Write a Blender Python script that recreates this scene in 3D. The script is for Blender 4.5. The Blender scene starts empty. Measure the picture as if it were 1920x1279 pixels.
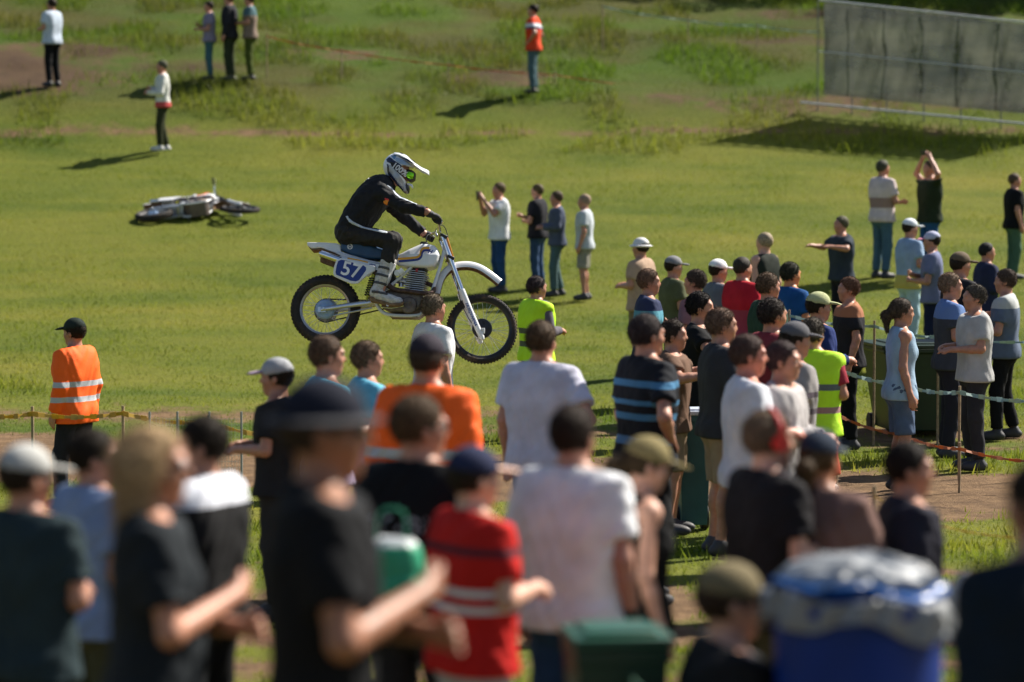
import bpy, math, random
import numpy as np
from mathutils import Matrix, Vector
random.seed(7); rng = np.random.RandomState(7)
R = math.radians
scene = bpy.context.scene
col = scene.collection

# ------------------------------------------------------------------ camera, sky, sun, exposure
PITCH = 3.65
cd = bpy.data.cameras.new('camera'); cam = bpy.data.objects.new('camera', cd); col.objects.link(cam)
cam.location = (0, 0, 0); cam.rotation_euler = (R(90 - PITCH), 0, 0)
cd.sensor_width = 36; cd.lens = 100; cd.clip_start = 0.1; cd.clip_end = 2000
cd.dof.use_dof = True; cd.dof.focus_distance = 26.2; cd.dof.aperture_fstop = 1.4; cd.dof.aperture_blades = 0
scene.camera = cam
SUN_AZ, SUN_EL = 56.0, 44.0            # azimuth clockwise from +Y (away from the camera)
world = bpy.data.worlds.new('World'); scene.world = world; world.use_nodes = True
wn = world.node_tree; sky = wn.nodes.new('ShaderNodeTexSky'); sky.sky_type = 'NISHITA'; sky.sun_disc = False
sky.sun_elevation = R(SUN_EL); sky.sun_rotation = R(SUN_AZ)
bg = wn.nodes['Background']; wn.links.new(sky.outputs[0], bg.inputs[0]); bg.inputs[1].default_value = 0.055
sl = bpy.data.lights.new('sun', 'SUN'); sl.energy = 5.0; sl.angle = R(0.5); sl.color = (1.0, 0.93, 0.82)
so = bpy.data.objects.new('sun', sl); col.objects.link(so)
sdir = Vector((math.sin(R(SUN_AZ)) * math.cos(R(SUN_EL)), math.cos(R(SUN_AZ)) * math.cos(R(SUN_EL)), math.sin(R(SUN_EL))))
so.rotation_euler = sdir.to_track_quat('Z', 'Y').to_euler()
scene.view_settings.view_transform = 'Standard'; scene.view_settings.look = 'None'
scene.view_settings.gamma = 1.0; scene.view_settings.exposure = 1.02

FPX = 100 / 36 * 1920
_cp, _sp = math.cos(R(PITCH)), math.sin(R(PITCH))
def W(px, py, Y):                      # world point at depth Y seen at photograph pixel px, py
    u = (px - 960) / FPX; v = (639.5 - py) / FPX
    d = (u, _cp + v * _sp, -_sp + v * _cp)
    return Vector((d[0] / d[1] * Y, Y, d[2] / d[1] * Y))

# ------------------------------------------------------------------ naming and linking
def tag(o, label=None, cat=None, group=None, kind=None):
    if label: o['label'] = label
    if cat: o['category'] = cat
    if group: o['group'] = group
    if kind: o['kind'] = kind
    return o
def empty(name, loc=(0, 0, 0)):
    o = bpy.data.objects.new(name, None); col.objects.link(o); o.location = loc; o.empty_display_size = .2
    return o
def link(name, me, mat, parent=None):
    o = bpy.data.objects.new(name, me); col.objects.link(o)
    me.materials.clear(); me.materials.append(mat)
    if parent is not None: o.parent = parent
    return o
def npmesh(name, V, F, smooth=True):
    V = np.asarray(V, dtype=np.float32); F = np.asarray(F, dtype=np.int32)
    me = bpy.data.meshes.new(name); n = F.shape[1]
    me.vertices.add(len(V)); me.vertices.foreach_set('co', V.ravel())
    me.loops.add(F.size); me.loops.foreach_set('vertex_index', F.ravel())
    me.polygons.add(len(F)); me.polygons.foreach_set('loop_start', np.arange(0, F.size, n, dtype=np.int32))
    me.polygons.foreach_set('loop_total', np.full(len(F), n, dtype=np.int32))
    me.polygons.foreach_set('use_smooth', np.full(len(F), smooth, dtype=bool))
    me.update(calc_edges=True)
    return me

# ------------------------------------------------------------------ polygon mesh builder
class MB:
    def __init__(s): s.v = []; s.f = []
    def add(s, vs, fs, M=None):
        n = len(s.v)
        s.v += [tuple(M @ Vector(v)) if M is not None else tuple(v) for v in vs]
        s.f += [tuple(i + n for i in f) for f in fs]
        return s
    def box(s, c, d, M=None):
        x, y, z = [k / 2 for k in d]
        vs = [Vector(c) + Vector((a * x, b * y, e * z)) for a in (-1, 1) for b in (-1, 1) for e in (-1, 1)]
        return s.add(vs, [(0, 1, 3, 2), (4, 6, 7, 5), (0, 4, 5, 1), (2, 3, 7, 6), (0, 2, 6, 4), (1, 5, 7, 3)], M)
    def tube(s, pts, r, n=10, smooth=0, closed=False, ell=1.0):
        pts = [Vector(p) for p in pts]
        rs = list(r) if hasattr(r, '__len__') else [r] * len(pts)
        if smooth:
            P2 = []; R2 = []; m = len(pts)
            for i in range(m if closed else m - 1):
                p0 = pts[(i - 1) % m] if (closed or i > 0) else pts[0]
                p1 = pts[i]; p2 = pts[(i + 1) % m]
                p3 = pts[(i + 2) % m] if (closed or i < m - 2) else pts[-1]
                for j in range(smooth):
                    t = j / smooth
                    P2.append(.5 * ((2 * p1) + (p2 - p0) * t + (2 * p0 - 5 * p1 + 4 * p2 - p3) * t * t + (3 * p1 - p0 - 3 * p2 + p3) * t ** 3))
                    R2.append(rs[i] * (1 - t) + rs[(i + 1) % m] * t)
            if not closed: P2.append(pts[-1]); R2.append(rs[-1])
            pts, rs = P2, R2
        m = len(pts); base = len(s.v); up = None
        for i, p in enumerate(pts):
            if closed: d = pts[(i + 1) % m] - pts[i - 1]
            else: d = pts[min(i + 1, m - 1)] - pts[max(i - 1, 0)]
            d.normalize()
            if up is None:
                up = Vector((0, 1, 0)) if abs(d.y) < .8 else Vector((0, 0, 1))
            a = (up - d * up.dot(d)).normalized(); b = d.cross(a); up = a
            for k in range(n):
                t = 2 * math.pi * k / n
                s.v.append(tuple(p + (a * math.cos(t) * ell + b * math.sin(t)) * rs[i]))
        for i in range(m if closed else m - 1):
            for k in range(n):
                a0 = base + i * n; b0 = base + ((i + 1) % m) * n
                s.f.append((a0 + k, a0 + (k + 1) % n, b0 + (k + 1) % n, b0 + k))
        if not closed:
            s.f.append(tuple(base + k for k in range(n))[::-1]); s.f.append(tuple(base + (m - 1) * n + k for k in range(n)))
        return s
    def lathe(s, prof, c, axis='y', n=32, M=None, closed=False):    # prof: (radius, offset along the axis)
        base = len(s.v); m = len(prof); c = Vector(c)
        for (r, h) in prof:
            for k in range(n):
                t = 2 * math.pi * k / n; a, b = r * math.cos(t), r * math.sin(t)
                v = {'y': Vector((a, h, b)), 'z': Vector((a, b, h)), 'x': Vector((h, a, b))}[axis] + c
                s.v.append(tuple(M @ v) if M is not None else tuple(v))
        for i in range(m if closed else m - 1):
            j = (i + 1) % m
            for k in range(n): s.f.append((base + i * n + k, base + i * n + (k + 1) % n, base + j * n + (k + 1) % n, base + j * n + k))
        if not closed:
            s.f.append(tuple(base + k for k in range(n))); s.f.append(tuple(base + (m - 1) * n + k for k in range(n)))
        return s
    def prism(s, poly, y0, y1, M=None):          # polygon in x,z extruded along y
        n = len(poly); vs = [(x, y0, z) for x, z in poly] + [(x, y1, z) for x, z in poly]
        fs = [tuple(range(n)), tuple(range(2 * n - 1, n - 1, -1))] + [(i, i + n, (i + 1) % n + n, (i + 1) % n) for i in range(n)]
        return s.add(vs, fs, M)
    def build(s, name, mat, parent=None, smooth=True, bevel=0, auto=35):
        me = bpy.data.meshes.new(name); me.from_pydata(s.v, [], s.f); me.update()
        import bmesh
        bm = bmesh.new(); bm.from_mesh(me); bmesh.ops.recalc_face_normals(bm, faces=bm.faces)
        for e in bm.edges:
            if len(e.link_faces) == 2 and e.calc_face_angle(0) > R(auto): e.smooth = False
        for f in bm.faces: f.smooth = smooth
        bm.to_mesh(me); bm.free()
        o = link(name, me, mat, parent)
        if bevel:
            b = o.modifiers.new('bevel', 'BEVEL'); b.width = bevel; b.segments = 2; b.limit_method = 'ANGLE'
        return o

# ------------------------------------------------------------------ signed distance shapes, meshed with surface nets
class P:                                # one primitive
    def __init__(s, kind, a, b=None, r=None, k=.02, clips=(), rot=None, sub=False):
        s.kind, s.k, s.clips, s.sub = kind, k, list(clips), sub
        s.a = np.array(a, float); s.b = None if b is None else np.array(b, float)
        s.r = np.array(r, float); s.rot = np.eye(3) if rot is None else np.array(rot)
    def xf(s, M, piv):                   # rotate about piv
        M = np.array(M); piv = np.array(piv, float); q = P.__new__(P); q.__dict__ = dict(s.__dict__)
        q.a = M @ (s.a - piv) + piv
        if s.b is not None: q.b = M @ (s.b - piv) + piv
        q.rot = M @ s.rot
        q.clips = [(M @ np.array(n), c + (M @ np.array(n) - np.array(n)) @ piv if False else c - np.array(n) @ piv + (M @ np.array(n)) @ piv) for n, c in s.clips]
        return q
    def grow(s, g, k=None):
        q = P.__new__(P); q.__dict__ = dict(s.__dict__); q.r = s.r + g
        if k is not None: q.k = k
        return q
    def bounds(s, pad):
        m = float(np.max(s.r)) + pad
        if s.b is None: return s.a - m, s.a + m
        return np.minimum(s.a, s.b) - m, np.maximum(s.a, s.b) + m
    def dist(s, X):
        if s.kind == 'rc':
            ab = s.b - s.a; L = max(ab @ ab, 1e-9)
            t = np.clip(((X - s.a) @ ab) / L, 0, 1)
            d = np.linalg.norm(X - s.a - t[..., None] * ab, axis=-1) - (s.r[0] * (1 - t) + s.r[1] * t)
        else:
            q = (X - s.a) @ s.rot
            k0 = np.linalg.norm(q / s.r, axis=-1); k1 = np.linalg.norm(q / (s.r ** 2), axis=-1) + 1e-9
            d = k0 * (k0 - 1) / k1
        for n, c in s.clips: d = np.maximum(d, X @ np.array(n, float) - c)
        return d
def rc(a, b, r0, r1=None, k=.02, clips=()): return P('rc', a, b, (r0, r0 if r1 is None else r1), k, clips)
def el(a, r, k=.02, rot=None, clips=(), sub=False):
    if not hasattr(r, '__len__'): r = (r, r, r)
    return P('el', a, None, r, k, clips, rot, sub)
def roty(t): c, s = math.cos(t), math.sin(t); return np.array(((c, 0, s), (0, 1, 0), (-s, 0, c)))
def rotz(t): c, s = math.cos(t), math.sin(t); return np.array(((c, -s, 0), (s, c, 0), (0, 0, 1)))
def poly2d(px, pz, poly):                # signed distance to a polygon, vectorised
    poly = np.array(poly, float); d = np.full(px.shape, 1e9); s = np.ones(px.shape)
    n = len(poly)
    for i in range(n):
        vi = poly[i]; vj = poly[i - 1]; e = vj - vi
        wx, wz = px - vi[0], pz - vi[1]
        t = np.clip((wx * e[0] + wz * e[1]) / (e @ e + 1e-12), 0, 1)
        d = np.minimum(d, (wx - e[0] * t) ** 2 + (wz - e[1] * t) ** 2)
        c1 = pz >= vi[1]; c2 = pz < vj[1]; c3 = e[0] * wz > e[1] * wx
        s = np.where((c1 & c2 & c3) | (~c1 & ~c2 & ~c3), -s, s)
    return s * np.sqrt(d)
class Field:
    def __init__(s, lo, hi, h):
        s.h = h; s.lo = np.array(lo, float) - 3 * h; s.n = np.ceil((np.array(hi) + 3 * h - s.lo) / h).astype(int) + 1
        s.D = np.full(s.n, .15, dtype=np.float32)
    def axes(s, i0, i1): return [s.lo[a] + s.h * np.arange(i0[a], i1[a]) for a in range(3)]
    def prims(s, ps):
        for p in ps:
            lo, hi = p.bounds(.035)
            i0 = np.clip(np.floor((lo - s.lo) / s.h).astype(int), 0, s.n); i1 = np.clip(np.ceil((hi - s.lo) / s.h).astype(int) + 1, 0, s.n)
            if (i1 <= i0).any(): continue
            g = np.stack(np.meshgrid(*s.axes(i0, i1), indexing='ij'), -1)
            d = p.dist(g); sl = tuple(slice(i0[a], i1[a]) for a in range(3)); D = s.D[sl]
            if p.sub:
                s.D[sl] = np.maximum(D, -d); continue
            hh = np.maximum(p.k - np.abs(D - d), 0) / p.k
            s.D[sl] = np.minimum(D, d) - hh * hh * p.k * .25
        return s
    def grid(s):
        return np.meshgrid(*s.axes((0, 0, 0), s.n), indexing='ij')
    def clip(s, n, c):
        x, y, z = s.grid(); s.D = np.maximum(s.D, n[0] * x + n[1] * y + n[2] * z - c); return s
    def wrinkle(s, amp, sc=1.0, seed=0):
        x, y, z = s.grid(); o = seed * 1.7
        w = np.sin((34 * z + 9 * np.sin(11 * y + 7 * x + o) + 10 * x) * sc) * .5 + np.sin((21 * x - 25 * z + 6 * np.sin(17 * y + 13 * z + o)) * sc) * .35 + np.sin((48 * y + 19 * z + 5 * np.sin(23 * x + o)) * sc) * .25
        s.D = s.D + amp * w.astype(np.float32); return s
    def mesh(s, name):
        V, F = surfnet(s.D, s.lo, s.h)
        if F is None: print('EMPTY', name); V, F = np.zeros((3, 3)), np.array([[0, 1, 2]])
        return npmesh(name, V, F)
def surfnet(D, lo, h):
    S = D < 0
    c = [S[a:S.shape[0] - 1 + a, b:S.shape[1] - 1 + b, e:S.shape[2] - 1 + e] for a in (0, 1) for b in (0, 1) for e in (0, 1)]
    any_ = c[0].copy(); all_ = c[0].copy()
    for q in c[1:]: any_ |= q; all_ &= q
    mixed = any_ & ~all_
    ijk = np.argwhere(mixed); idx = np.full(mixed.shape, -1, dtype=np.int64); idx[mixed] = np.arange(len(ijk))
    offs = [(a, b, e) for a in (0, 1) for b in (0, 1) for e in (0, 1)]
    val = {o: D[ijk[:, 0] + o[0], ijk[:, 1] + o[1], ijk[:, 2] + o[2]].astype(float) for o in offs}
    acc = np.zeros((len(ijk), 3)); cnt = np.zeros(len(ijk))
    for o in offs:
        for ax in range(3):
            if o[ax]: continue
            o2 = list(o); o2[ax] = 1; o2 = tuple(o2)
            va, vb = val[o], val[o2]; m = (va < 0) != (vb < 0)
            t = np.where(m, va / np.where(m, va - vb, 1), 0)
            p = np.tile(np.array(o, float), (len(ijk), 1)); p[:, ax] += t
            acc += p * m[:, None]; cnt += m
    V = lo + h * (ijk + acc / np.maximum(cnt, 1)[:, None])
    F = []
    for ax in range(3):
        b, c2 = (ax + 1) % 3, (ax + 2) % 3
        sa = [slice(None)] * 3; sb = [slice(None)] * 3
        sa[ax] = slice(0, -1); sb[ax] = slice(1, None)
        for q in (b, c2): sa[q] = slice(1, -1); sb[q] = slice(1, -1)
        A = S[tuple(sa)]; B = S[tuple(sb)]; e = np.argwhere(A != B); 
        if not len(e): continue
        fl = A[e[:, 0], e[:, 1], e[:, 2]]
        base = e.copy(); base[:, b] += 1; base[:, c2] += 1
        def cell(db, dc):
            q = base.copy(); q[:, b] -= db; q[:, c2] -= dc; return idx[q[:, 0], q[:, 1], q[:, 2]]
        q = np.stack([cell(1, 1), cell(0, 1), cell(0, 0), cell(1, 0)], 1)
        q[~fl] = q[~fl][:, ::-1]
        F.append(q)
    return V, (np.concatenate(F) if F else None)
def field_of(ps, h, pad=.0):
    lo = np.min([p.bounds(pad)[0] for p in ps if not p.sub], 0); hi = np.max([p.bounds(pad)[1] for p in ps if not p.sub], 0)
    return Field(lo, hi, h).prims(ps)

# ------------------------------------------------------------------ materials
_mats = {}
def mat(name, c, rough=.6, metal=0, var=.15, scale=14, bump=0, bscale=60, c2=None, spec=.5, bands=None, mud=None, mudamt=.5, sheen=0, trans=0, coat=0, sss=0):
    key = (name, tuple(c), rough, metal, str(bands), str(c2), str(mud))
    if key in _mats: return _mats[key]
    m = bpy.data.materials.new(name); m.use_nodes = True; nt = m.node_tree; N = nt.nodes; L = nt.links
    b = N['Principled BSDF']; b.inputs['Roughness'].default_value = rough; b.inputs['Metallic'].default_value = metal
    b.inputs['Specular IOR Level'].default_value = spec
    if sheen: b.inputs['Sheen Weight'].default_value = sheen; b.inputs['Sheen Roughness'].default_value = .5
    if coat: b.inputs['Coat Weight'].default_value = coat; b.inputs['Coat Roughness'].default_value = .12
    if sss:
        b.inputs['Subsurface Weight'].default_value = sss; b.inputs['Subsurface Radius'].default_value = (.012, .004, .002); b.inputs['Subsurface Scale'].default_value = 1
    tc = N.new('ShaderNodeTexCoord')
    no = N.new('ShaderNodeTexNoise'); no.inputs['Scale'].default_value = scale; no.inputs['Detail'].default_value = 5
    L.new(tc.outputs['Object'], no.inputs['Vector'])
    cr = N.new('ShaderNodeValToRGB'); L.new(no.outputs['Fac'], cr.inputs[0])
    lo = [x * (1 - var) for x in c]; hi = [min(1, x * (1 + var)) for x in c] if c2 is None else c2
    cr.color_ramp.elements[0].position = .32; cr.color_ramp.elements[1].position = .68
    cr.color_ramp.elements[0].color = (*lo, 1); cr.color_ramp.elements[1].color = (*hi, 1)
    out = cr.outputs[0]
    if bands:                              # printed bands at heights of the garment: (z0, z1, colour)
        sx = N.new('ShaderNodeSeparateXYZ'); L.new(tc.outputs['Object'], sx.inputs[0])
        for z0, z1, bc in bands:
            g = N.new('ShaderNodeMath'); g.operation = 'GREATER_THAN'; L.new(sx.outputs[2], g.inputs[0]); g.inputs[1].default_value = z0
            l = N.new('ShaderNodeMath'); l.operation = 'LESS_THAN'; L.new(sx.outputs[2], l.inputs[0]); l.inputs[1].default_value = z1
            mu = N.new('ShaderNodeMath'); mu.operation = 'MULTIPLY'; L.new(g.outputs[0], mu.inputs[0]); L.new(l.outputs[0], mu.inputs[1])
            mx = N.new('ShaderNodeMix'); mx.data_type = 'RGBA'; L.new(mu.outputs[0], mx.inputs[0]); L.new(out, mx.inputs[6]); mx.inputs[7].default_value = (*bc, 1)
            out = mx.outputs[2]
    if mud:
        n2 = N.new('ShaderNodeTexNoise'); n2.inputs['Scale'].default_value = 9; n2.inputs['Detail'].default_value = 9; n2.inputs['Roughness'].default_value = .7
        L.new(tc.outputs['Object'], n2.inputs['Vector'])
        r2 = N.new('ShaderNodeValToRGB'); L.new(n2.outputs['Fac'], r2.inputs[0])
        r2.color_ramp.elements[0].position = .75 - .35 * mudamt; r2.color_ramp.elements[1].position = .86 - .28 * mudamt
        mx = N.new('ShaderNodeMix'); mx.data_type = 'RGBA'; L.new(r2.outputs[0], mx.inputs[0]); L.new(out, mx.inputs[6]); mx.inputs[7].default_value = (*mud, 1)
        out = mx.outputs[2]
        rr = N.new('ShaderNodeMapRange'); L.new(r2.outputs[0], rr.inputs[0]); rr.inputs[3].default_value = rough; rr.inputs[4].default_value = .9
        L.new(rr.outputs[0], b.inputs['Roughness'])
        if metal:
            rm = N.new('ShaderNodeMapRange'); L.new(r2.outputs[0], rm.inputs[0]); rm.inputs[3].default_value = metal; rm.inputs[4].default_value = 0
            L.new(rm.outputs[0], b.inputs['Metallic'])
    L.new(out, b.inputs['Base Color'])
    if bump:
        n3 = N.new('ShaderNodeTexNoise'); n3.inputs['Scale'].default_value = bscale; n3.inputs['Detail'].default_value = 4
        L.new(tc.outputs['Object'], n3.inputs['Vector'])
        bp = N.new('ShaderNodeBump'); bp.inputs['Strength'].default_value = bump; bp.inputs['Distance'].default_value = .01
        L.new(n3.outputs['Fac'], bp.inputs['Height']); L.new(bp.outputs[0], b.inputs['Normal'])
    if trans:
        t = N.new('ShaderNodeBsdfTranslucent'); L.new(out, t.inputs[0]); ms = N.new('ShaderNodeMixShader'); ms.inputs[0].default_value = trans
        L.new(b.outputs[0], ms.inputs[1]); L.new(t.outputs[0], ms.inputs[2]); L.new(ms.outputs[0], N['Material Output'].inputs[0])
    _mats[key] = m; return m
def cloth(c, bands=None, name='cloth'): return mat(name, c, .85, var=.12, scale=9, bump=.25, bscale=90, bands=bands, spec=.15)
def text_mesh(txt, size, bold=.0, ext=.001, shear=0.0):
    cu = bpy.data.curves.new('t', 'FONT'); cu.body = txt; cu.size = size; cu.extrude = ext; cu.offset = bold; cu.shear = shear
    cu.align_x = 'CENTER'; cu.align_y = 'CENTER'; cu.resolution_u = 3
    o = bpy.data.objects.new('t', cu); col.objects.link(o)
    dg = bpy.context.evaluated_depsgraph_get(); me = bpy.data.meshes.new_from_object(o.evaluated_get(dg))
    bpy.data.objects.remove(o); bpy.data.curves.remove(cu); me.materials.clear(); return me
MUD = (.16, .085, .04)

# ------------------------------------------------------------------ ground
LUSH_A = ((.055, .05, .018), (.04, .085, .007)); LUSH_B = ((.105, .105, .022), (.078, .165, .008))
_gy = np.array([-40, 0, 8, 12, 20, 25, 31, 36, 40, 43, 48.5, 52.5, 54.2, 55.5, 60, 70, 90, 150, 420.])
_gz = np.array([-1.2, -2.2, -2.42, -2.72, -2.95, -3.08, -3.0, -2.72, -2.3, -1.98, -.92, -.05, .55, 1.15, 2.35, 4.7, 8.5, 17, 46.])
def _h(i, j):
    n = (i * 374761393 + j * 668265263) & 0xffffffff; n = ((n ^ (n >> 13)) * 1274126177) & 0xffffffff
    return ((n ^ (n >> 16)) & 0xffff) / 65535.0
def vnoise(x, y):
    x = np.asarray(x, float); y = np.asarray(y, float); i = np.floor(x).astype(np.int64); j = np.floor(y).astype(np.int64)
    u, v = x - i, y - j; u = u * u * (3 - 2 * u); v = v * v * (3 - 2 * v)
    return (_h(i, j) * (1 - u) + _h(i + 1, j) * u) * (1 - v) + (_h(i, j + 1) * (1 - u) + _h(i + 1, j + 1) * u) * v
def ground_z(x, y):
    x = np.asarray(x, float); y = np.asarray(y, float)
    yy = y + np.clip((y - 45) / 10, 0, 1) * .075 * x * -1      # the far bank comes nearer to the right
    yy = np.where(y > 45, y - np.clip((y - 45) / 10, 0, 1) * np.clip(x, -15, 15) * .04, y)
    z = np.interp(yy, _gy, _gz) * .6 + .2 * np.interp(yy - 1.2, _gy, _gz) + .2 * np.interp(yy + 1.2, _gy, _gz)
    rough = .25 + .75 * np.clip((yy - 54) / 3, 0, 1)
    z = z + rough * (.16 * (vnoise(x / 2.3, y / 2.3) - .5) + .07 * (vnoise(x / .7 + 9, y / .7) - .5)) * np.clip((y - 14) / 6, 0.15, 1)
    return z
def dirt_amt(x, y):
    w = vnoise(x / 1.7 + 3, y / .8) - .5; w2 = vnoise(x / .5, y / .35 + 7) - .5
    tr = y - (27.2 - x * .32) + w * 1.3                      # the track across the valley
    d = np.clip(1.6 - np.abs(tr) * .72, 0, 1)
    d = np.maximum(d, .55 * np.clip(1.2 - np.abs(y - (31.5 - x * .2) + w * 2) * .7, 0, 1))
    d = np.maximum(d, np.clip((20.5 - y + w * 5) / 2, 0, 1) * (.55 + .9 * w2))           # trampled where people stand
    bank = np.clip((y - 54.2) / 1.2, 0, 1)
    d = np.maximum(d, bank * np.clip((vnoise(x / 3.1 + 2, y / 1.6 + 5) - .6) * 3, 0, .5))
    d = np.maximum(d, .8 * np.clip(1.3 - np.hypot((x + 10.2) / 3.2, (y - 57.2) / 2.3) + w * .5, 0, 1))
    d = np.maximum(d, .55 * np.clip(1 - np.abs(y - 54.1 - x * .04 + w * .5) * 2.2, 0, 1))
    return np.clip(d + w2 * .25 * (d > .05), 0, 1)
def grow_axis(a, b, step, far, fac=1.35):
    c = list(np.arange(a, b + 1e-6, step)); s = step; v = b; up = []
    while v < far[1]: s *= fac; v += s; up.append(v)
    s = step; v = a; dn = []
    while v > far[0]: s *= fac; v -= s; dn.append(v)
    return np.array(dn[::-1] + c + up)
gx = grow_axis(-15, 15, .22, (-400, 400)); gy = grow_axis(3, 74, .22, (-60, 420))
GX, GY = np.meshgrid(gx, gy, indexing='ij'); GZ = ground_z(GX, GY)
nx, ny = GX.shape
V = np.stack([GX.ravel(), GY.ravel(), GZ.ravel()], 1); I = np.arange(nx * ny).reshape(nx, ny)
F = np.stack([I[:-1, :-1].ravel(), I[1:, :-1].ravel(), I[1:, 1:].ravel(), I[:-1, 1:].ravel()], 1)
gme = npmesh('ground', V, F)
at = gme.attributes.new('dirt', 'FLOAT', 'POINT'); at.data.foreach_set('value', dirt_amt(GX, GY).ravel().astype(np.float32))
gm = bpy.data.materials.new('grassland'); gm.use_nodes = True; N = gm.node_tree.nodes; L = gm.node_tree.links; b = N['Principled BSDF']
b.inputs['Roughness'].default_value = .95; b.inputs['Specular IOR Level'].default_value = .15
tc = N.new('ShaderNodeTexCoord')
def nz(sc, det=6, ro=.6, vec=None):
    n = N.new('ShaderNodeTexNoise'); n.inputs['Scale'].default_value = sc; n.inputs['Detail'].default_value = det; n.inputs['Roughness'].default_value = ro
    L.new(vec or tc.outputs['Object'], n.inputs['Vector']); return n

def lushmix(N, L, src, tcn, cols, fac=.75):
    sx = N.new('ShaderNodeSeparateXYZ'); L.new(tcn.outputs['Object'], sx.inputs[0])
    mr = N.new('ShaderNodeMapRange'); L.new(sx.outputs[1], mr.inputs[0]); mr.inputs[1].default_value = 53.6; mr.inputs[2].default_value = 56.5; mr.inputs[4].default_value = fac
    a = N.new('ShaderNodeTexNoise'); a.inputs['Scale'].default_value = .42; a.inputs['Detail'].default_value = 6; L.new(tcn.outputs['Object'], a.inputs['Vector'])
    c = N.new('ShaderNodeValToRGB'); L.new(a.outputs[0], c.inputs[0]); e = c.color_ramp.elements; e[0].position = .4; e[0].color = (*cols[0], 1); e[1].position = .6; e[1].color = (*cols[1], 1)
    m = N.new('ShaderNodeMix'); m.data_type = 'RGBA'; L.new(mr.outputs[0], m.inputs[0]); L.new(src, m.inputs[6]); L.new(c.outputs[0], m.inputs[7]); return m.outputs[2]
mp = N.new('ShaderNodeMapping'); mp.inputs['Scale'].default_value = (.35, 1, 1); L.new(tc.outputs['Object'], mp.inputs[0])
n1 = nz(.55, 8, .65, mp.outputs[0]); r1 = N.new('ShaderNodeValToRGB'); L.new(n1.outputs[0], r1.inputs[0])
e = r1.color_ramp.elements; e[0].position = .3; e[0].color = (.06, .098, .011, 1); e[1].position = .72; e[1].color = (.185, .178, .03, 1)
k = e.new(.5); k.color = (.122, .142, .018, 1)
n2 = nz(22, 5, .7); r2 = N.new('ShaderNodeValToRGB'); L.new(n2.outputs[0], r2.inputs[0])
e = r2.color_ramp.elements; e[0].position = .3; e[0].color = (.55, .55, .5, 1); e[1].position = .7; e[1].color = (1.3, 1.3, 1.2, 1)
mm = N.new('ShaderNodeMix'); mm.data_type = 'RGBA'; mm.blend_type = 'MULTIPLY'; mm.inputs[0].default_value = 1; L.new(lushmix(N, L, r1.outputs[0], tc, LUSH_A), mm.inputs[6]); L.new(r2.outputs[0], mm.inputs[7])
n3 = nz(3.5, 9, .7); r3 = N.new('ShaderNodeValToRGB'); L.new(n3.outputs[0], r3.inputs[0])
e = r3.color_ramp.elements; e[0].position = .3; e[0].color = (.075, .045, .026, 1); e[1].position = .75; e[1].color = (.27, .17, .09, 1)
ad = N.new('ShaderNodeAttribute'); ad.attribute_name = 'dirt'
n4 = nz(2.2, 8, .75); ma = N.new('ShaderNodeMath'); ma.operation = 'MULTIPLY_ADD'; L.new(n4.outputs[0], ma.inputs[0]); ma.inputs[1].default_value = 1.4; ma.inputs[2].default_value = -.7
mb = N.new('ShaderNodeMath'); L.new(ma.outputs[0], mb.inputs[0]); L.new(ad.outputs['Fac'], mb.inputs[1])
rg = N.new('ShaderNodeMapRange'); L.new(mb.outputs[0], rg.inputs[0]); rg.inputs[1].default_value = .3; rg.inputs[2].default_value = .6
m2 = N.new('ShaderNodeMix'); m2.data_type = 'RGBA'; L.new(rg.outputs[0], m2.inputs[0]); L.new(mm.outputs[2], m2.inputs[6]); L.new(lushmix(N, L, r3.outputs[0], tc, ((.05, .03, .018), (.1, .065, .035)), .85), m2.inputs[7])
L.new(m2.outputs[2], b.inputs['Base Color'])
bp = N.new('ShaderNodeBump'); bp.inputs['Strength'].default_value = .8; bp.inputs['Distance'].default_value = .06; L.new(n2.outputs[0], bp.inputs['Height']); L.new(bp.outputs[0], b.inputs['Normal'])
tag(link('ground', gme, gm), kind='structure')

# short grass and weeds on it: nobody could count the blades
def blades(n, xr, yr, hmin, hmax, wid, seed, keep):
    r = np.random.RandomState(seed); y = np.sqrt(r.uniform(yr[0] ** 2, yr[1] ** 2, n)); x = r.uniform(-1, 1, n) * y * .215 + 0
    dd = dirt_amt(x, y); cl = vnoise(x / .9, y / .9); m = (r.uniform(0, 1, n) > dd * 1.3) & keep(x, y, cl, r)
    x, y, cl = x[m], y[m], cl[m]; n = len(x); z = ground_z(x, y) - .01
    h = r.uniform(hmin, hmax, n) * (.6 + .8 * cl); a = r.uniform(0, 6.283, n); w = wid * r.uniform(.6, 1.3, n)
    lean = r.normal(0, .35, (n, 2)) * h[:, None]
    V = np.zeros((n, 3, 3)); V[:, 0] = np.stack([x - np.cos(a) * w, y - np.sin(a) * w, z], 1); V[:, 1] = np.stack([x + np.cos(a) * w, y + np.sin(a) * w, z], 1)
    V[:, 2] = np.stack([x + lean[:, 0], y + lean[:, 1], z + h], 1)
    return V.reshape(-1, 3), np.arange(3 * n).reshape(-1, 3)
Va, Fa = blades(360000, None, (15, 74), .025, .06, .008, 1, lambda x, y, c, r: np.ones(len(x), bool))
Vb, Fb = blades(90000, None, (53, 74), .08, .26, .012, 2, lambda x, y, c, r: c > .52)
Vc, Fc = blades(40000, None, (20, 36), .04, .11, .01, 3, lambda x, y, c, r: c > .62)
gV = np.concatenate([Va, Vb, Vc]); gF = np.concatenate([Fa, Fb + len(Va), Fc + len(Va) + len(Vb)])
grm = bpy.data.materials.new('grass_blades'); grm.use_nodes = True; N = grm.node_tree.nodes; L = grm.node_tree.links; b = N['Principled BSDF']
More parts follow.
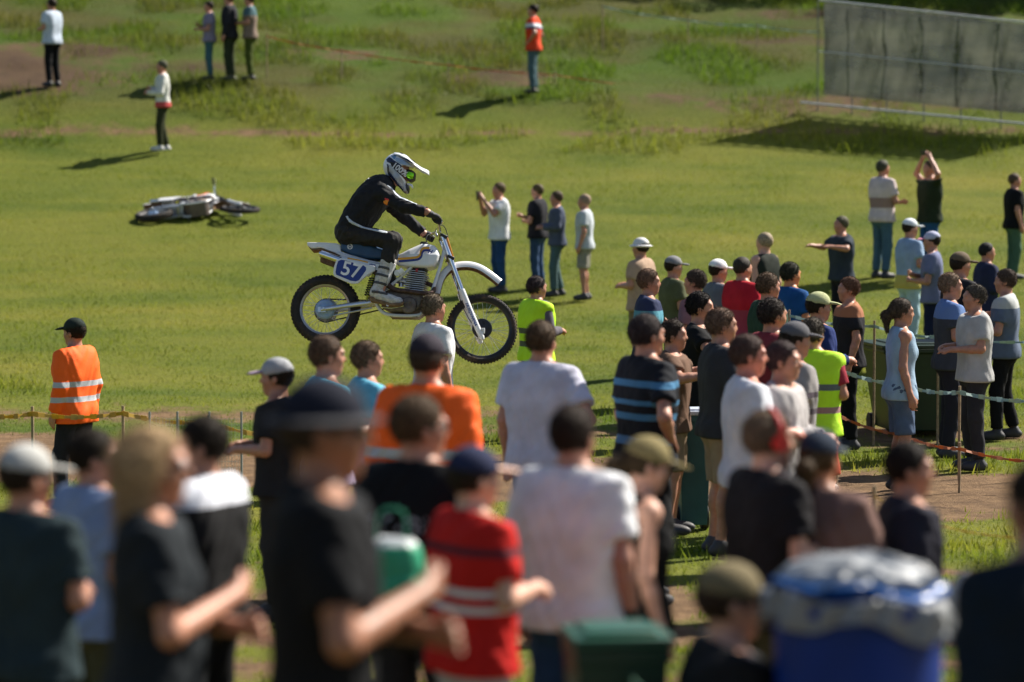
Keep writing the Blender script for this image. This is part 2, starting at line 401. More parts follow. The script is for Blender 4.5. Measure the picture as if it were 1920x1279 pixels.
tc = N.new('ShaderNodeTexCoord'); mp = N.new('ShaderNodeMapping'); mp.inputs['Scale'].default_value = (.35, 1, 1); L.new(tc.outputs['Object'], mp.inputs[0])
n1 = nz(.55, 8, .65, mp.outputs[0]); r1 = N.new('ShaderNodeValToRGB'); L.new(n1.outputs[0], r1.inputs[0])
e = r1.color_ramp.elements; e[0].position = .3; e[0].color = (.09, .155, .011, 1); e[1].position = .72; e[1].color = (.3, .28, .046, 1); k = e.new(.5); k.color = (.198, .236, .026, 1)
n5 = nz(9, 3); r5 = N.new('ShaderNodeValToRGB'); L.new(n5.outputs[0], r5.inputs[0]); e = r5.color_ramp.elements; e[0].position = .3; e[0].color = (.65, .75, .6, 1); e[1].position = .7; e[1].color = (1.25, 1.15, 1.1, 1)
mm = N.new('ShaderNodeMix'); mm.data_type = 'RGBA'; mm.blend_type = 'MULTIPLY'; mm.inputs[0].default_value = 1; L.new(lushmix(N, L, r1.outputs[0], tc, LUSH_B), mm.inputs[6]); L.new(r5.outputs[0], mm.inputs[7])
L.new(mm.outputs[2], b.inputs['Base Color']); b.inputs['Roughness'].default_value = .6; b.inputs['Specular IOR Level'].default_value = .2
t = N.new('ShaderNodeBsdfTranslucent'); L.new(mm.outputs[2], t.inputs[0]); ms = N.new('ShaderNodeMixShader'); ms.inputs[0].default_value = .5
L.new(b.outputs[0], ms.inputs[1]); L.new(t.outputs[0], ms.inputs[2]); L.new(ms.outputs[0], N['Material Output'].inputs[0])
tag(link('grass', npmesh('grass', gV, gF, False), grm), 'short yellow green grass and weeds covering the hillside', 'grass', kind='stuff')

# ------------------------------------------------------------------ the motorcycle in the air, laid out in its own side view
BX, BY = 757.0, 500.0; S = 203.0; BD = FPX / S
BROOT = W(BX, BY, BD)
RB = np.array(Matrix.Rotation(R(-4), 3, 'Z') @ Matrix.Rotation(R(-10), 3, 'X'))
RST = np.array(Matrix.Rotation(R(10), 3, Vector((-.37, 0, .93))))          # steering turned a little to the left
def PX(px, py, y=0.0, st=False):        # side view position of the photograph -> position on the machine, at lateral offset y
    M = RB @ RST if st else RB
    A = np.array([[M[0, 0] + .038 * M[1, 0], M[0, 2] + .038 * M[1, 2]], [M[2, 0] + .0375 * M[1, 0], M[2, 2] + .0375 * M[1, 2]]])
    c = np.array([M[0, 1] + .038 * M[1, 1], M[2, 1] + .0375 * M[1, 1]]) * y
    x, z = np.linalg.solve(A, np.array([(px - BX) / S, (BY - py) / S]) - c)
    v = np.array([x, y, z])
    return Vector(RST @ v) if st else Vector(v)
def PXS(px, py, y=0.0): return PX(px, py, y, True)
def Zm(zx, zy, y=0.0, st=False): return PX(520 + zx / 2.906, 260 + zy / 2.906, y, st)
def xz(v): return (v[0], v[2])
STM = Matrix([list(r) for r in RST])
def slab(name, poly, y0, h, r, vox, mat_, parent, taper=None, wr=0, seed=0, cut=None):
    """rounded solid with the side-view outline poly, half width h (optionally varying with x,z)"""
    poly = np.array([xz(p) if len(p) == 3 else p for p in poly]); lo = poly.min(0) - r - vox; hi = poly.max(0) + r + vox
    f = Field((lo[0], y0 - h - r - vox, lo[1]), (hi[0], y0 + h + r + vox, hi[1]), vox)
    X, Y, Z = f.grid(); d2 = poly2d(X[:, 0, :], Z[:, 0, :], poly)[:, None, :] + r
    hh = h - r if taper is None else np.maximum(taper(X, Z) - r, .002)
    wx = d2 + 0 * Y; wy = np.abs(Y - y0) - hh
    f.D = (np.minimum(np.maximum(wx, wy), 0) + np.sqrt(np.maximum(wx, 0) ** 2 + np.maximum(wy, 0) ** 2) - r).astype(np.float32)
    if cut: f.prims(cut)
    if wr: f.wrinkle(wr, 1.3, seed)
    return link(name, f.mesh(name), mat_, parent)

def paints(style):
    if style == 'white':
        return dict(plastic=mat('white_plastic', (.78, .79, .80), .28, var=.03, coat=.3, mud=MUD, mudamt=.36), seat=mat('blue_vinyl', (.012, .06, .15), .45, var=.15, bump=.1), a=mat('gold_paint', (.75, .36, .015), .4, var=.05), b=mat('blue_paint', (.01, .035, .24), .35, var=.05))
    return dict(plastic=mat('pale_plastic', (.7, .7, .72), .3, var=.03, mud=MUD, mudamt=.3), seat=mat('black_vinyl', (.02, .02, .022), .5), a=mat('orange_paint', (.8, .16, .02), .4, var=.05), b=mat('dark_paint', (.03, .03, .035), .4))
M_rub = mat('tyre_rubber', (.022, .02, .019), .85, var=.25, bump=.3, mud=(.09, .058, .036), mudamt=.75)
M_alu = mat('aluminium', (.62, .64, .67), .32, .9, var=.08, mud=MUD, mudamt=.25)
M_chr = mat('chrome', (.8, .81, .83), .12, 1, var=.04, mud=MUD, mudamt=.15)
M_blk = mat('black_metal', (.025, .025, .028), .45, .3, mud=MUD, mudamt=.3)
M_eng = mat('muddy_engine', (.16, .13, .11), .6, .4, var=.3, scale=30, mud=MUD, mudamt=.6, bump=.3)
M_hub = mat('sky_tinted_hub', (.3, .43, .62), .35, 0, var=.1, mud=MUD, mudamt=.2)  # the hub's blue is sky reflection painted into its base colour
M_wht = mat('white_frame_paint', (.7, .72, .74), .35, var=.05, mud=MUD, mudamt=.38)
M_mud = mat('dried_mud', (.2, .11, .055), .95, var=.4, scale=40, bump=.6)
M_spk = mat('steel_spoke', (.5, .5, .5), .3, .9)
M_spr = mat('spring_steel', (.03, .03, .03), .4, .5)
M_rim = mat('rim_alloy', (.42, .4, .38), .4, .8, mud=MUD, mudamt=.4)
M_rimb = mat('black_rim', (.03, .03, .032), .35, .5, mud=MUD, mudamt=.2)

def torus(mb, c, Rr, r, M, n=64, m=14, ex=1.0):
    base = len(mb.v); c = Vector(c)
    for i in range(n):
        t = 2 * math.pi * i / n
        for j in range(m):
            u = 2 * math.pi * j / m; q = Vector(((Rr + r * math.cos(u)) * math.cos(t), r * ex * math.sin(u), (Rr + r * math.cos(u)) * math.sin(t)))
            mb.v.append(tuple(c + M @ q))
    for i in range(n):
        for j in range(m): mb.f.append((base + i * m + j, base + i * m + (j + 1) % m, base + ((i + 1) % n) * m + (j + 1) % m, base + ((i + 1) % n) * m + j))
def wheel(root, c, Ro, Ri, wid, M, front):
    w = MB(); hr = .068 if front else .072
    mid = Ri + .012
    T = Matrix.Translation(Vector(c)) @ M.to_4x4()
    rim = MB(); rim.lathe([(Ri - .006, -.022), (Ri + .014, -.03), (Ri + .02, -.026), (Ri + .004, 0), (Ri + .02, .026), (Ri + .014, .03), (Ri - .006, .022), (Ri - .012, 0)], (0, 0, 0), 'y', 72, T, closed=True)
    wo = rim.build('wheel', M_rimb if front else M_rim, root)
    t = MB(); rt = (Ro - .008 - Ri - .004) / 2; torus(t, (0, 0, 0), Ri + .004 + rt, rt, Matrix.Identity(3), 84, 16, wid / 2 / rt)
    t.v = [tuple(T @ Vector(v)) for v in t.v]
    nk = 66 if front else 56
    for k in range(nk):
        for row in (-1, 0, 1):
            a = 2 * math.pi * (k + (.5 if row == 0 else 0)) / nk
            yy = row * wid * .31; rr = Ro - .0075 - abs(row) * .012
            Mk = T @ Matrix.Rotation(-a, 4, 'Y') @ Matrix.Translation((rr, yy, 0)) @ Matrix.Rotation(row * .6, 4, 'Z')
            t.box((0, 0, 0), (.015, wid * (.3 if row == 0 else .2), .015 if front else .019), Mk)
    t.build('tyre', M_rub, wo)
    h = MB()
    if front: pr = [(.02, -.06), (.03, -.055), (.085, -.045), (.094, -.03), (.09, -.01), (.05, 0), (.045, .03), (.06, .035), (.06, .042), (.02, .05)]
    else: pr = [(.02, -.07), (.035, -.06), (.08, -.052), (.092, -.035), (.092, -.015), (.055, -.005), (.05, .03), (.07, .035), (.07, .045), (.02, .06)]
    h.lathe(pr, (0, 0, 0), 'y', 40, T)
    for k in range(5):
        a = k * 1.2566; h.box((math.cos(a) * .062, -.055, math.sin(a) * .062), (.02, .012, .02), T)
    h.build('hub', M_blk if front else M_hub, wo, bevel=.002)
    s = MB()
    for k in range(36):
        a = 2 * math.pi * k / 36; sd = 1 if k % 2 else -1; off = .42 * (1 if (k // 2) % 2 else -1)
        p = Vector((math.cos(a) * (Ri - .008), 0, math.sin(a) * (Ri - .008))); q = Vector((math.cos(a + off) * hr, sd * .035, math.sin(a + off) * hr))
        s.tube([T @ p, T @ q], .0017, 5)
    s.build('spokes', M_spk, wo)
    if not front:
        sp = MB(); n = 44; vs = []
        for k in range(2 * n):
            a = math.pi * k / n; r0 = .112 + (.004 if k % 2 else -.004); vs.append((math.cos(a) * r0, math.sin(a) * r0))
        sp.prism(vs, .055, .060, T)
        so_ = sp.build('sprocket', mat('steel_sprocket', (.3, .28, .26), .5, .6, mud=MUD, mudamt=.4), wo)
    return wo
def flat_text(name, txt, size, bold, at, xdir, ydir, m, parent, shear=0, ext=.0012):
    me = text_mesh(txt, size, bold, ext, shear); X = Vector(xdir).normalized(); Y = Vector(ydir); Y = (Y - X * Y.dot(X)).normalized(); Zn = X.cross(Y)
    M4 = Matrix((X, Y, Zn)).transposed().to_4x4(); M4.translation = Vector(at); me.transform(M4)
    return link(name, me, m, parent)
def strip(name, pts, w, y, m, parent, th=.002):          # a painted line of width w on a side panel
    mb = MB(); pts = [np.array(p, float) for p in pts]; L_, R_ = [], []
    for i, p in enumerate(pts):
        d = pts[min(i + 1, len(pts) - 1)] - pts[max(i - 1, 0)]; d /= np.linalg.norm(d); n = np.array((-d[1], d[0]))
        L_.append(p + n * w / 2); R_.append(p - n * w / 2)
    for i in range(len(pts) - 1):
        mb.prism([L_[i], L_[i + 1], R_[i + 1], R_[i]], y - th, y + th)
    return mb.build(name, m, parent)
def smooth2(pts, k=5):
    out = []; pts = [np.array(p, float) for p in pts]
    for i in range(len(pts) - 1):
        p0, p1, p2, p3 = pts[max(i - 1, 0)], pts[i], pts[i + 1], pts[min(i + 2, len(pts) - 1)]
        for j in range(k):
            t = j / k; out.append(.5 * (2 * p1 + (p2 - p0) * t + (2 * p0 - 5 * p1 + 4 * p2 - p3) * t * t + (3 * p1 - p0 - 3 * p2 + p3) * t ** 3))
    out.append(pts[-1]); return out

def make_bike(style, number=None, detail=True):
    pa = paints(style); root = empty('motorcycle')
    ra, fa = PX(610, 581), PXS(903, 617)
    wheel(root, ra, .325, .224, .115, Matrix.Identity(3), False)
    wheel(root, fa, .33, .262, .078, STM, True)
    # swingarm, two arms, chain, axle
    sw = MB()
    for y in (-.105, .105):
        p0 = PX(704, 568, 0); p1 = PX(604, 583, 0)
        sw.tube([(p0.x, y * .8, p0.z), ((p0.x + p1.x) / 2, y, (p0.z + p1.z) / 2), (p1.x, y, p1.z)], (.026, .024, .02), 10, ell=.8)
        sw.box((p1.x + .01, y, p1.z), (.075, .012, .05))
    sw.tube([(p0.x - .06, -.09, p0.z), (p0.x - .06, .09, p0.z)], .024); sw.tube([(ra.x, -.135, ra.z), (ra.x, .135, ra.z)], .011)
    sw.build('swingarm', M_alu, root, bevel=.002)
    ch = MB(); c1 = PX(722, 570); 
    for dz, dz2 in ((.108, .035), (-.108, -.035)): ch.tube([(ra.x, .06, ra.z + dz), (c1.x, .06, c1.z + dz2)], .007, 6)
    for k in range(12):
        a = math.pi / 2 + math.pi * k / 12; b_ = math.pi / 2 + math.pi * (k + 1) / 12
        ch.tube([(ra.x + .108 * math.cos(a), .06, ra.z + .108 * math.sin(a)), (ra.x + .108 * math.cos(b_), .06, ra.z + .108 * math.sin(b_))], .007, 6)
    ch.build('chain', M_blk, root)
    tor = MB(); tor.tube([PX(625, 592, -.085), PX(698, 577, -.085)], .009); tor.build('brake_rod', M_alu, root)
    # frame
    fr = MB(); hd = (831, 450)
    fr.tube([PX(834, 448), PX(838, 478)], .03, 14)
    for y in (-1, 1):
        fr.tube([PX(833, 470, y * .02), PX(822, 510, y * .06), PX(806, 556, y * .1), PX(792, 584, y * .11), PX(780, 591, y * .11), PX(730, 590, y * .11), PX(712, 580, y * .11), PX(705, 566, y * .11)], .0155, 10, smooth=4)
        fr.tube([PX(705, 566, y * .11), PX(728, 540, y * .11), PX(764, 508, y * .09), PX(815, 462, y * .03)], .014, 8, smooth=3)
        fr.tube([PX(726, 545, y * .11), PX(690, 505, y * .11), PX(640, 480, y * .1)], .013, 8, smooth=3)
        fr.tube([PX(712, 494, y * .11), PX(660, 484, y * .11), PX(632, 474, y * .1)], .012, 8)
    fr.tube([PX(705, 566, -.12), PX(705, 566, .12)], .025); fr.tube([PX(640, 480, -.1), PX(640, 480, .1)], .012)
    fr.build('frame', M_wht, root)
    gu = MB()
    gu.prism([xz(PX(735, 592)), xz(PX(784, 594)), xz(PX(797, 584)), xz(PX(794, 590)), xz(PX(784, 597)), xz(PX(733, 596))], -.12, .12)
    gu.build('skid_plate', M_eng, root, bevel=.002)
    # engine: crankcase, finned cylinder, head, exhaust
    slab('crankcase', [PX(714, 548), PX(735, 546), PX(765, 550), PX(792, 552), PX(797, 566), PX(790, 582), PX(772, 588), PX(735, 588), PX(718, 578)], 0, .13, .03, .008, M_eng, root)
    cc = MB(); c0 = PX(766, 572, -.13); cc.lathe([(.078, .03), (.078, -.01), (.07, -.02), (.03, -.026), (.028, -.02)], c0, 'y', 32)
    c1_ = PX(733, 566, -.13); cc.lathe([(.06, .03), (.06, -.004), (.05, -.012)], c1_, 'y', 28)
    cc.build('engine_cover', M_eng, root, bevel=.002)
    ax = (PX(783, 505) - PX(777, 548)).normalized(); cb = PX(778.5, 548); Mx = Vector((0, 1, 0)).rotation_difference(ax).to_matrix().to_4x4()
    Mx = Matrix.Translation(cb) @ Mx
    cy = MB(); cy.lathe([(.06, -.01), (.06, .2)], (0, 0, 0), 'y', 24, Mx); cy.build('cylinder', M_blk, root)
    fi = MB(); tl = Mx @ Matrix.Identity(4)
    for k in range(10):
        h0 = .012 + k * .0195; wd = .2 - (.03 if k > 7 else 0) - (.02 if k == 0 else 0)
        fi.box((0, h0, 0), (wd, .0065, .19), tl)
    fi.build('cooling_fins', mat('fin_alloy', (.55, .55, .56), .4, .6, var=.1, mud=MUD, mudamt=.12), root, bevel=.001)
    hdm = MB(); hdm.box((-.035, .225, -.03), (.05, .05, .09), tl); hdm.box((.045, .225, -.03), (.05, .05, .09), tl); hdm.box((0, .213, 0), (.15, .02, .15), tl); hdm.tube([tl @ Vector((.005, .22, -.07)), tl @ Vector((.005, .26, -.09))], .012)
    hdm.build('cylinder_head', M_blk, root, bevel=.004)
    pc = MB(); pc.tube([PX(781, 508, -.1), PX(786, 502, -.06), PX(792, 507, -.03)], .006, 8, smooth=3); pc.lathe([(.011, 0), (.011, .03)], PX(781, 510, -.1), 'z', 12); pc.build('spark_lead', mat('red_rubber', (.35, .02, .02), .5), root)
    ex = MB(); ex.tube([PX(797, 530, -.02), PX(812, 537, -.06), PX(811, 547, -.12), PX(795, 550, -.15), PX(765, 546, -.15), PX(738, 542, -.15), PX(722, 528, -.14), PX(700, 508, -.135), PX(668, 497, -.13)], (.02, .022, .022, .022, .022, .024, .026, .027, .026), 12, smooth=5)
    ex.build('exhaust_pipe', mat('rusty_exhaust', (.085, .05, .038), .6, .5, var=.4, scale=30), root)
    mf = MB(); a0, a1 = PX(672, 500, -.13), PX(602, 476, -.13)
    mf.tube([a0, a1], .034, 20); mf.tube([a1, PX(599, 475, -.13)], (.02, .018), 14)
    for t in (.2, .55, .9): q = a0.lerp(a1, t); mf.tube([q - (a1 - a0).normalized() * .006, q + (a1 - a0).normalized() * .006], .036, 20)
    mf.build('muffler', M_chr, root)
    bx = MB(); bx.prism([xz(PX(604, 482)), xz(PX(642, 495)), xz(PX(637, 507)), xz(PX(603, 494))], -.12, -.03); bx.build('muffler_guard', mat('brown_guard', (.13, .07, .035), .7, var=.4, scale=40, bump=.4), root, bevel=.004)
    # tank
    tank = [(745, 484), (744, 497), (751, 501), (775, 504), (802, 505.5), (816, 502.6), (823, 493), (826, 481), (823, 471), (818, 464), (809, 460), (792, 458.5), (768, 470), (751, 479)]
    zc = PX(785, 485).z; xc = PX(790, 485).x
    slab('fuel_tank', [PX(*p) for p in tank], 0, .135, .03, .007, pa['plastic'], root, taper=lambda X, Z: .132 - .5 * np.maximum(Z - zc - .02, 0) - .35 * np.maximum(X - xc - .08, 0) - .25 * np.maximum(xc - .1 - X, 0))
    cp = MB(); q = PX(795, 457); cp.lathe([(.034, -.012), (.036, .008), (.03, .016), (.008, .018)], q, 'z', 24); cp.build('fuel_cap', M_blk, root)
    for y, sgn in ((-.1335, -1), (.1335, 1)):
        line = smooth2([xz(PX(749, 489.5)), xz(PX(775, 487.5)), xz(PX(786, 485.5)), xz(PX(791, 481)), xz(PX(793, 473)), xz(PX(798, 469)), xz(PX(808, 469))], 5)
        if style == 'white':
            strip('gold_stripe', line, .021, y, pa['a'], root)
            strip('blue_stripe', [p + np.array((.006, -.0215)) for p in line], .02, y, pa['b'], root)
            if sgn < 0: flat_text('tank_badge', 'H', .05, .002, PX(806, 472, y - .002), (1, 0, -.25), (.1, 0, 1), pa['b'], root, .3)
        else:
            strip('gold_stripe', line, .05, y, pa['a'], root)
    # seat, tail, side panels
    slab('seat', [PX(641, 464), PX(645, 455), PX(657, 452.5), PX(700, 463), PX(735, 473), PX(750, 478), PX(748, 490), PX(716, 489), PX(690, 487), PX(664, 481), PX(643, 472)], 0, .115, .025, .008, pa['seat'], root)
    if style == 'white':
        bd = MB(); q = PX(656.5, 462.5, -.117); bd.lathe([(.026, -.0015), (.026, .0015), (.02, .0016), (.02, -.0016)], q, 'y', 20, closed=True)
        bd.box(q + Vector((0, 0, 0)), (.024, .003, .006)); bd.box(q + Vector((-.011, 0, 0)), (.006, .003, .028)); bd.box(q + Vector((.011, 0, 0)), (.006, .003, .028)); bd.build('seat_badge', mat('badge_white', (.8, .8, .82), .4), root)
    slab('rear_fender', [PX(577, 456.5), PX(578, 463), PX(586, 468.5), PX(604, 467), PX(640, 480), PX(668, 489), PX(700, 497), PX(704, 492), PX(688, 488), PX(660, 480), PX(642, 474), PX(640, 461), PX(633, 458.5), PX(610, 457)], 0, .085, .006, .006, pa['plastic'], root)
    um = MB(); um.prism([xz(PX(579, 464.5)), xz(PX(586, 469.5)), xz(PX(604, 468)), xz(PX(640, 481)), xz(PX(640, 484)), xz(PX(603, 471)), xz(PX(586, 472))], -.08, .08); um.build('fender_underside', M_mud, root)
    for sg in (-1, 1):
        yp = sg * .165
        pl = [PX(*p, yp) for p in [(639, 484), (650, 485), (664, 489), (690, 497), (704, 499), (704, 508), (690, 516), (678, 526), (672, 532), (660, 532.5), (645, 527), (628, 519), (625.5, 513), (627, 500), (631, 489)]]
        o = slab('number_plate', pl, yp, .012, .006, .005, pa['plastic'], root)
        st = slab('side_panel', [PX(*p, sg * .14) for p in [(640, 482), (668, 487), (715, 496), (742, 500), (740, 508), (712, 506), (700, 512), (690, 520), (680, 510), (645, 492)]], sg * .14, .012, .006, .005, pa['plastic'], root)
        ins = [PX(*p, yp) for p in [(641, 487.5), (650, 489), (666, 494), (683, 498.5), (687, 502), (687, 507), (680, 517), (674, 525.5), (668, 528), (658, 526.5), (640, 519), (631.5, 515.5), (630, 511), (632, 499), (635, 490)]]
        if number:
            mb = MB(); mb.prism([xz(p) for p in ins], yp + sg * .012, yp + sg * .0145); pb = mb.build('number_background', pa['b'], o)
            c = PX(658.5, 507, yp + sg * .0155); flat_text('race_number', number, .185, .0028, c, (-sg, 0, .25 * sg), (0.05, 0, 1), mat('number_white', (.82, .82, .84), .4), o)
            ln = [xz(PX(652, 484, sg * .155)), xz(PX(672, 487.5, sg * .155)), xz(PX(690, 492, sg * .155))]
            strip('gold_stripe', ln, .012, sg * .1535, pa['a'], root)
            flat_text('panel_badge', 'HVA', .03, .001, PX(699, 497, sg * .1535), (-sg, 0, .2 * sg), (0, 0, 1), pa['b'], root)
    # shocks
    for y in (-.13, .13):
        t0, t1 = PX(704, 518, 0), PX(690, 566, 0); t0.y = t1.y = y
        d = t1 - t0; s_ = MB(); pts = []
        u_ = Vector((0, 1, 0)); v_ = d.normalized().cross(u_)
        for k in range(8 * 12 + 1):
            a = 2 * math.pi * k / 12; pts.append(t0 + d * (.12 + .72 * k / 96) + (u_ * math.cos(a) + v_ * math.sin(a)) * .03)
        s_.tube(pts, .0055, 6); so_ = s_.build('shock_spring', M_spr, root)
        b_ = MB(); b_.tube([t0, t0.lerp(t1, .5), t0.lerp(t1, .52), t1], (.018, .018, .01, .01), 12); b_.build('damper', mat('yellow_damper', (.5, .5, .03), .4), so_)
    # fork, clamps, bars
    for sg in (-1, 1):
        y = sg * .095
        f1 = MB(); f1.tube([PXS(828.5, 440, y) if sg < 0 else PXS(828.5, 440, -.095) + Vector(RST @ np.array((0, .19, 0))), (PXS(868, 550, -.095) + (Vector((0, 0, 0)) if sg < 0 else Vector(RST @ np.array((0, .19, 0)))))], .0215, 16)
        leg = f1.build('fork_tube', M_chr if style == 'white' else M_blk, root)
        off = Vector((0, 0, 0)) if sg < 0 else Vector(RST @ np.array((0, .19, 0)))
        f2 = MB(); f2.tube([PXS(865, 543, -.095) + off, PXS(866, 546, -.095) + off, PXS(886, 595, -.095) + off, PXS(902, 632, -.095) + off, PXS(904, 637, -.095) + off], (.029, .03, .028, .027, .018), 16)
        f2.box(PXS(903, 620, -.095) + off, (.05, .03, .05)); f2.build('fork_slider', pa['plastic'], root, bevel=.003)
        if style == 'white' and sg < 0:
            a_, b_ = PXS(872, 565, -.127), PXS(893, 613, -.127)
            flat_text('fork_lettering', 'HUSQVARNA', .038, .0008, a_.lerp(b_, .5) + Vector(RST @ np.array((0, .003, 0))), b_ - a_, (1, 0, .4), pa['b'], leg, .2)
    fax = MB(); fax.tube([PXS(903, 617, -.125), PXS(903, 617, .125)], .01); fax.build('front_axle', M_alu, root)
    tc_ = MB()
    for (px, py) in ((831, 447), (844, 487)):
        c = PXS(px, py, 0); M4 = Matrix.Translation(c) @ STM.to_4x4() @ Matrix.Rotation(R(22), 4, 'Y'); tc_.box((0, 0, 0), (.07, .25, .028), M4)
    tc_.build('triple_clamp', M_blk, root, bevel=.006)
    hb = MB(); gN, gF = PXS(820, 414, -.4), PXS(806, 446, .4)
    cN, cF = PXS(824, 437, -.1), PXS(822, 443, .1)
    hb.tube([gN, PXS(822, 419, -.27), PXS(825, 432, -.13), cN, cF, PXS(816, 436, .14), PXS(808, 441, .27), gF], .0115, 12, smooth=4)
    hb.tube([PXS(823, 424, -.19), PXS(814, 438, .19)], .009, 10)
    hb.build('handlebar', M_chr, root)
    for g, h in ((gN, PXS(821.4, 416, -.3)), (gF, PXS(807, 444, .3))):
        m_ = MB(); m_.tube([g, h], .0165, 14); m_.tube([g, g + (g - h).normalized() * .008], .021, 14); m_.build('grip', mat('grip_rubber', (.015, .015, .015), .8), root)
    for (a, b2, c) in ((PXS(823, 420, -.22), PXS(829, 419, -.28), PXS(828, 416, -.4)), (PXS(810, 441, .22), PXS(816, 444, .28), PXS(814, 448, .4))):
        m_ = MB(); m_.tube([a, b2, c], (.008, .006, .005), 8, smooth=3); m_.build('lever', M_alu, root)
    cb_ = MB(); cb_.tube([PXS(824, 422, -.2), PXS(832, 424, -.15), PXS(838, 436, -.1), PXS(842, 462, -.08), PXS(833, 480, -.06)], .004, 6, smooth=5); cb_.tube([PXS(812, 441, .2), PXS(803, 440, .12), PXS(800, 452, .08), PXS(812, 470, .05)], .004, 6, smooth=5)
    cb_.tube([PXS(852, 500, -.06), PXS(862, 560, -.06), PXS(880, 600, -.08), PXS(893, 612, -.08)], .004, 6, smooth=4)
    cb_.build('cable', M_blk, root)
    pl_ = MB(); c = [PXS(838, 446), PXS(851, 489)]
    for e in c: e
    w_ = .105
    qs = [PXS(836, 446, -w_), PXS(836, 446, w_), PXS(849, 488, w_ * .8), PXS(849, 488, -w_ * .8)]
    nn = Vector(RST @ np.array((.018, 0, .006)))
    pl_.add(qs + [q + nn for q in qs], [(0, 1, 2, 3), (7, 6, 5, 4), (0, 4, 5, 1), (1, 5, 6, 2), (2, 6, 7, 3), (3, 7, 4, 0)]); pl_.build('front_number_plate', mat('orange_plate', (.75, .27, .015), .45, var=.05, mud=MUD, mudamt=.2) if style == 'white' else pa['plastic'], root, bevel=.004)
    # front fender: curved blade with turned-down edges
    path = smooth2([(813, 551), (815.5, 540), (820, 525), (828, 511), (838, 501), (851, 495), (866, 492.5), (884, 493), (903, 499), (922, 511), (941, 526)], 4)
    fm = MB(); fu = MB(); m_ = len(path); prof = [(-1, -.055), (-.92, -.02), (-.6, .0), (0, .006), (.6, .0), (.92, -.02), (1, -.055)]
    pts3 = [PXS(p[0], p[1], 0) for p in path]; base = []
    ev = Vector(RST @ np.array((0, 1, 0)))
    for i, p in enumerate(pts3):
        d = (pts3[min(i + 1, m_ - 1)] - pts3[max(i - 1, 0)]).normalized(); n_ = d.cross(ev).normalized(); 
        if n_.z < 0 and i > m_ * .3: n_ = -n_
        t = i / (m_ - 1); wd = .058 + .012 * math.sin(math.pi * min(1, t * 1.3)); wd *= 1 if t < .85 else 1 - (t - .85) * 2.2
        if i and n_.dot(lastn) < 0: n_ = -n_
        lastn = n_
        base.append((p, n_, wd))
    if base[-1][1].z < 0: base = [(p, -n_, w2) for p, n_, w2 in base]
    for mb, o0 in ((fm, 0.004), (fu, -.002)):
        th = .004
        for layer in (o0, o0 - th):
            for p, n_, wd in base:
                for a, h in prof: mb.v.append(tuple(p + ev * wd * a + n_ * (h + layer)))
        k = len(prof); tot = m_ * k
        for i in range(m_ - 1):
            for j in range(k - 1):
                a = i * k + j; mb.f.append((a, a + 1, a + k + 1, a + k)); a += tot; mb.f.append((a + k, a + k + 1, a + 1, a))
            for j in (0, k - 1):
                a = i * k + j; mb.f.append((a, a + k, a + k + tot, a + tot) if j == 0 else (a + tot, a + k + tot, a + k, a))
        for i in (0, m_ - 1):
            for j in range(k - 1):
                a = i * k + j; mb.f.append((a, a + tot, a + tot + 1, a + 1))
    fd = fm.build('front_fender', pa['plastic'], root, auto=60); fu.build('fender_underside', M_mud, root, auto=60)
    br = MB(); br.tube([PXS(846, 496, -.09), PXS(850, 493, 0), PXS(846, 496, .09)], .006); br.build('fender_bracket', M_blk, root)
    # foot pegs, pedals, carburettor, airbox
    pg = MB()
    for y in (-1, 1): pg = MB(); pg.tube([PX(727, 571, y * .11), PX(727, 571, y * .23)], .014, 10); pg.build('foot_peg', M_alu, root)
    pg = MB(); pg.tube([PX(715, 575, -.14), PX(735, 577, -.15), PX(757, 573, -.16)], .007, 8, smooth=3); pg.build('brake_pedal', M_alu, root)
    cbm = MB(); cbm.tube([PX(762, 528, 0), PX(742, 526, 0)], .03, 16); cbm.tube([PX(752, 520, 0), PX(752, 538, 0)], .024, 14); cbm.build('carburettor', M_alu, root)
    ab = MB(); ab.prism([xz(PX(700, 498)), xz(PX(742, 502)), xz(PX(740, 535)), xz(PX(715, 545)), xz(PX(700, 525))], -.09, .09); ab.build('air_box', M_blk, root, bevel=.01)
    lg = MB(); lg.tube([PX(748, 513, -.15), PX(756, 506, -.15)], .03, 16); lg.lathe([(.03, 0), (.03, -.012), (.012, -.015)], PX(745, 512, -.15), 'y', 20); lg.build('oil_tank_cap', pa['plastic'], root, bevel=.003)
    return root
bike = make_bike('white', '57')
bike.location = BROOT; bike.rotation_euler = Matrix([list(r) for r in RB]).to_euler()
tag(bike, 'white vintage motocross bike number 57 with blue seat flying through the air', 'motorcycle')

# ------------------------------------------------------------------ the rider
VX = .008
M_skin = mat('skin', (.42, .2, .13), .5, var=.12, scale=25, sss=.15)
M_jersey = mat('black_jersey', (.012, .0125, .015), .8, var=.3, scale=20, bump=.4, bscale=40, spec=.3, mud=(.06, .05, .04), mudamt=.3)
M_pants = mat('black_riding_trousers', (.017, .016, .016), .75, var=.3, scale=30, bump=.5, bscale=35, spec=.35, mud=(.07, .05, .035), mudamt=.42)
M_stripe = mat('pale_stripe', (.55, .6, .66), .6, var=.1, mud=MUD, mudamt=.2)
rider = empty('person')
rider.location = bike.location; rider.rotation_euler = bike.rotation_euler
tag(rider, 'motocross rider in black jersey and trousers and white peaked helmet sitting on the flying bike', 'person')
def pp(px, py, y): return np.array(PX(px, py, y))
def rmesh(name, ps, m, parent, vox=VX, wr=0, sc=1, seed=0):
    f = field_of(ps, vox)
    if wr: f.wrinkle(wr, sc, seed)
    return link(name, f.mesh(name), m, parent)
hN, hF = pp(654, 437, -.1), pp(654, 437, .1)
kN, kF = pp(737, 452, -.2), pp(737, 452, .2)
aN, aF = pp(715, 545, -.19), pp(715, 545, .19)
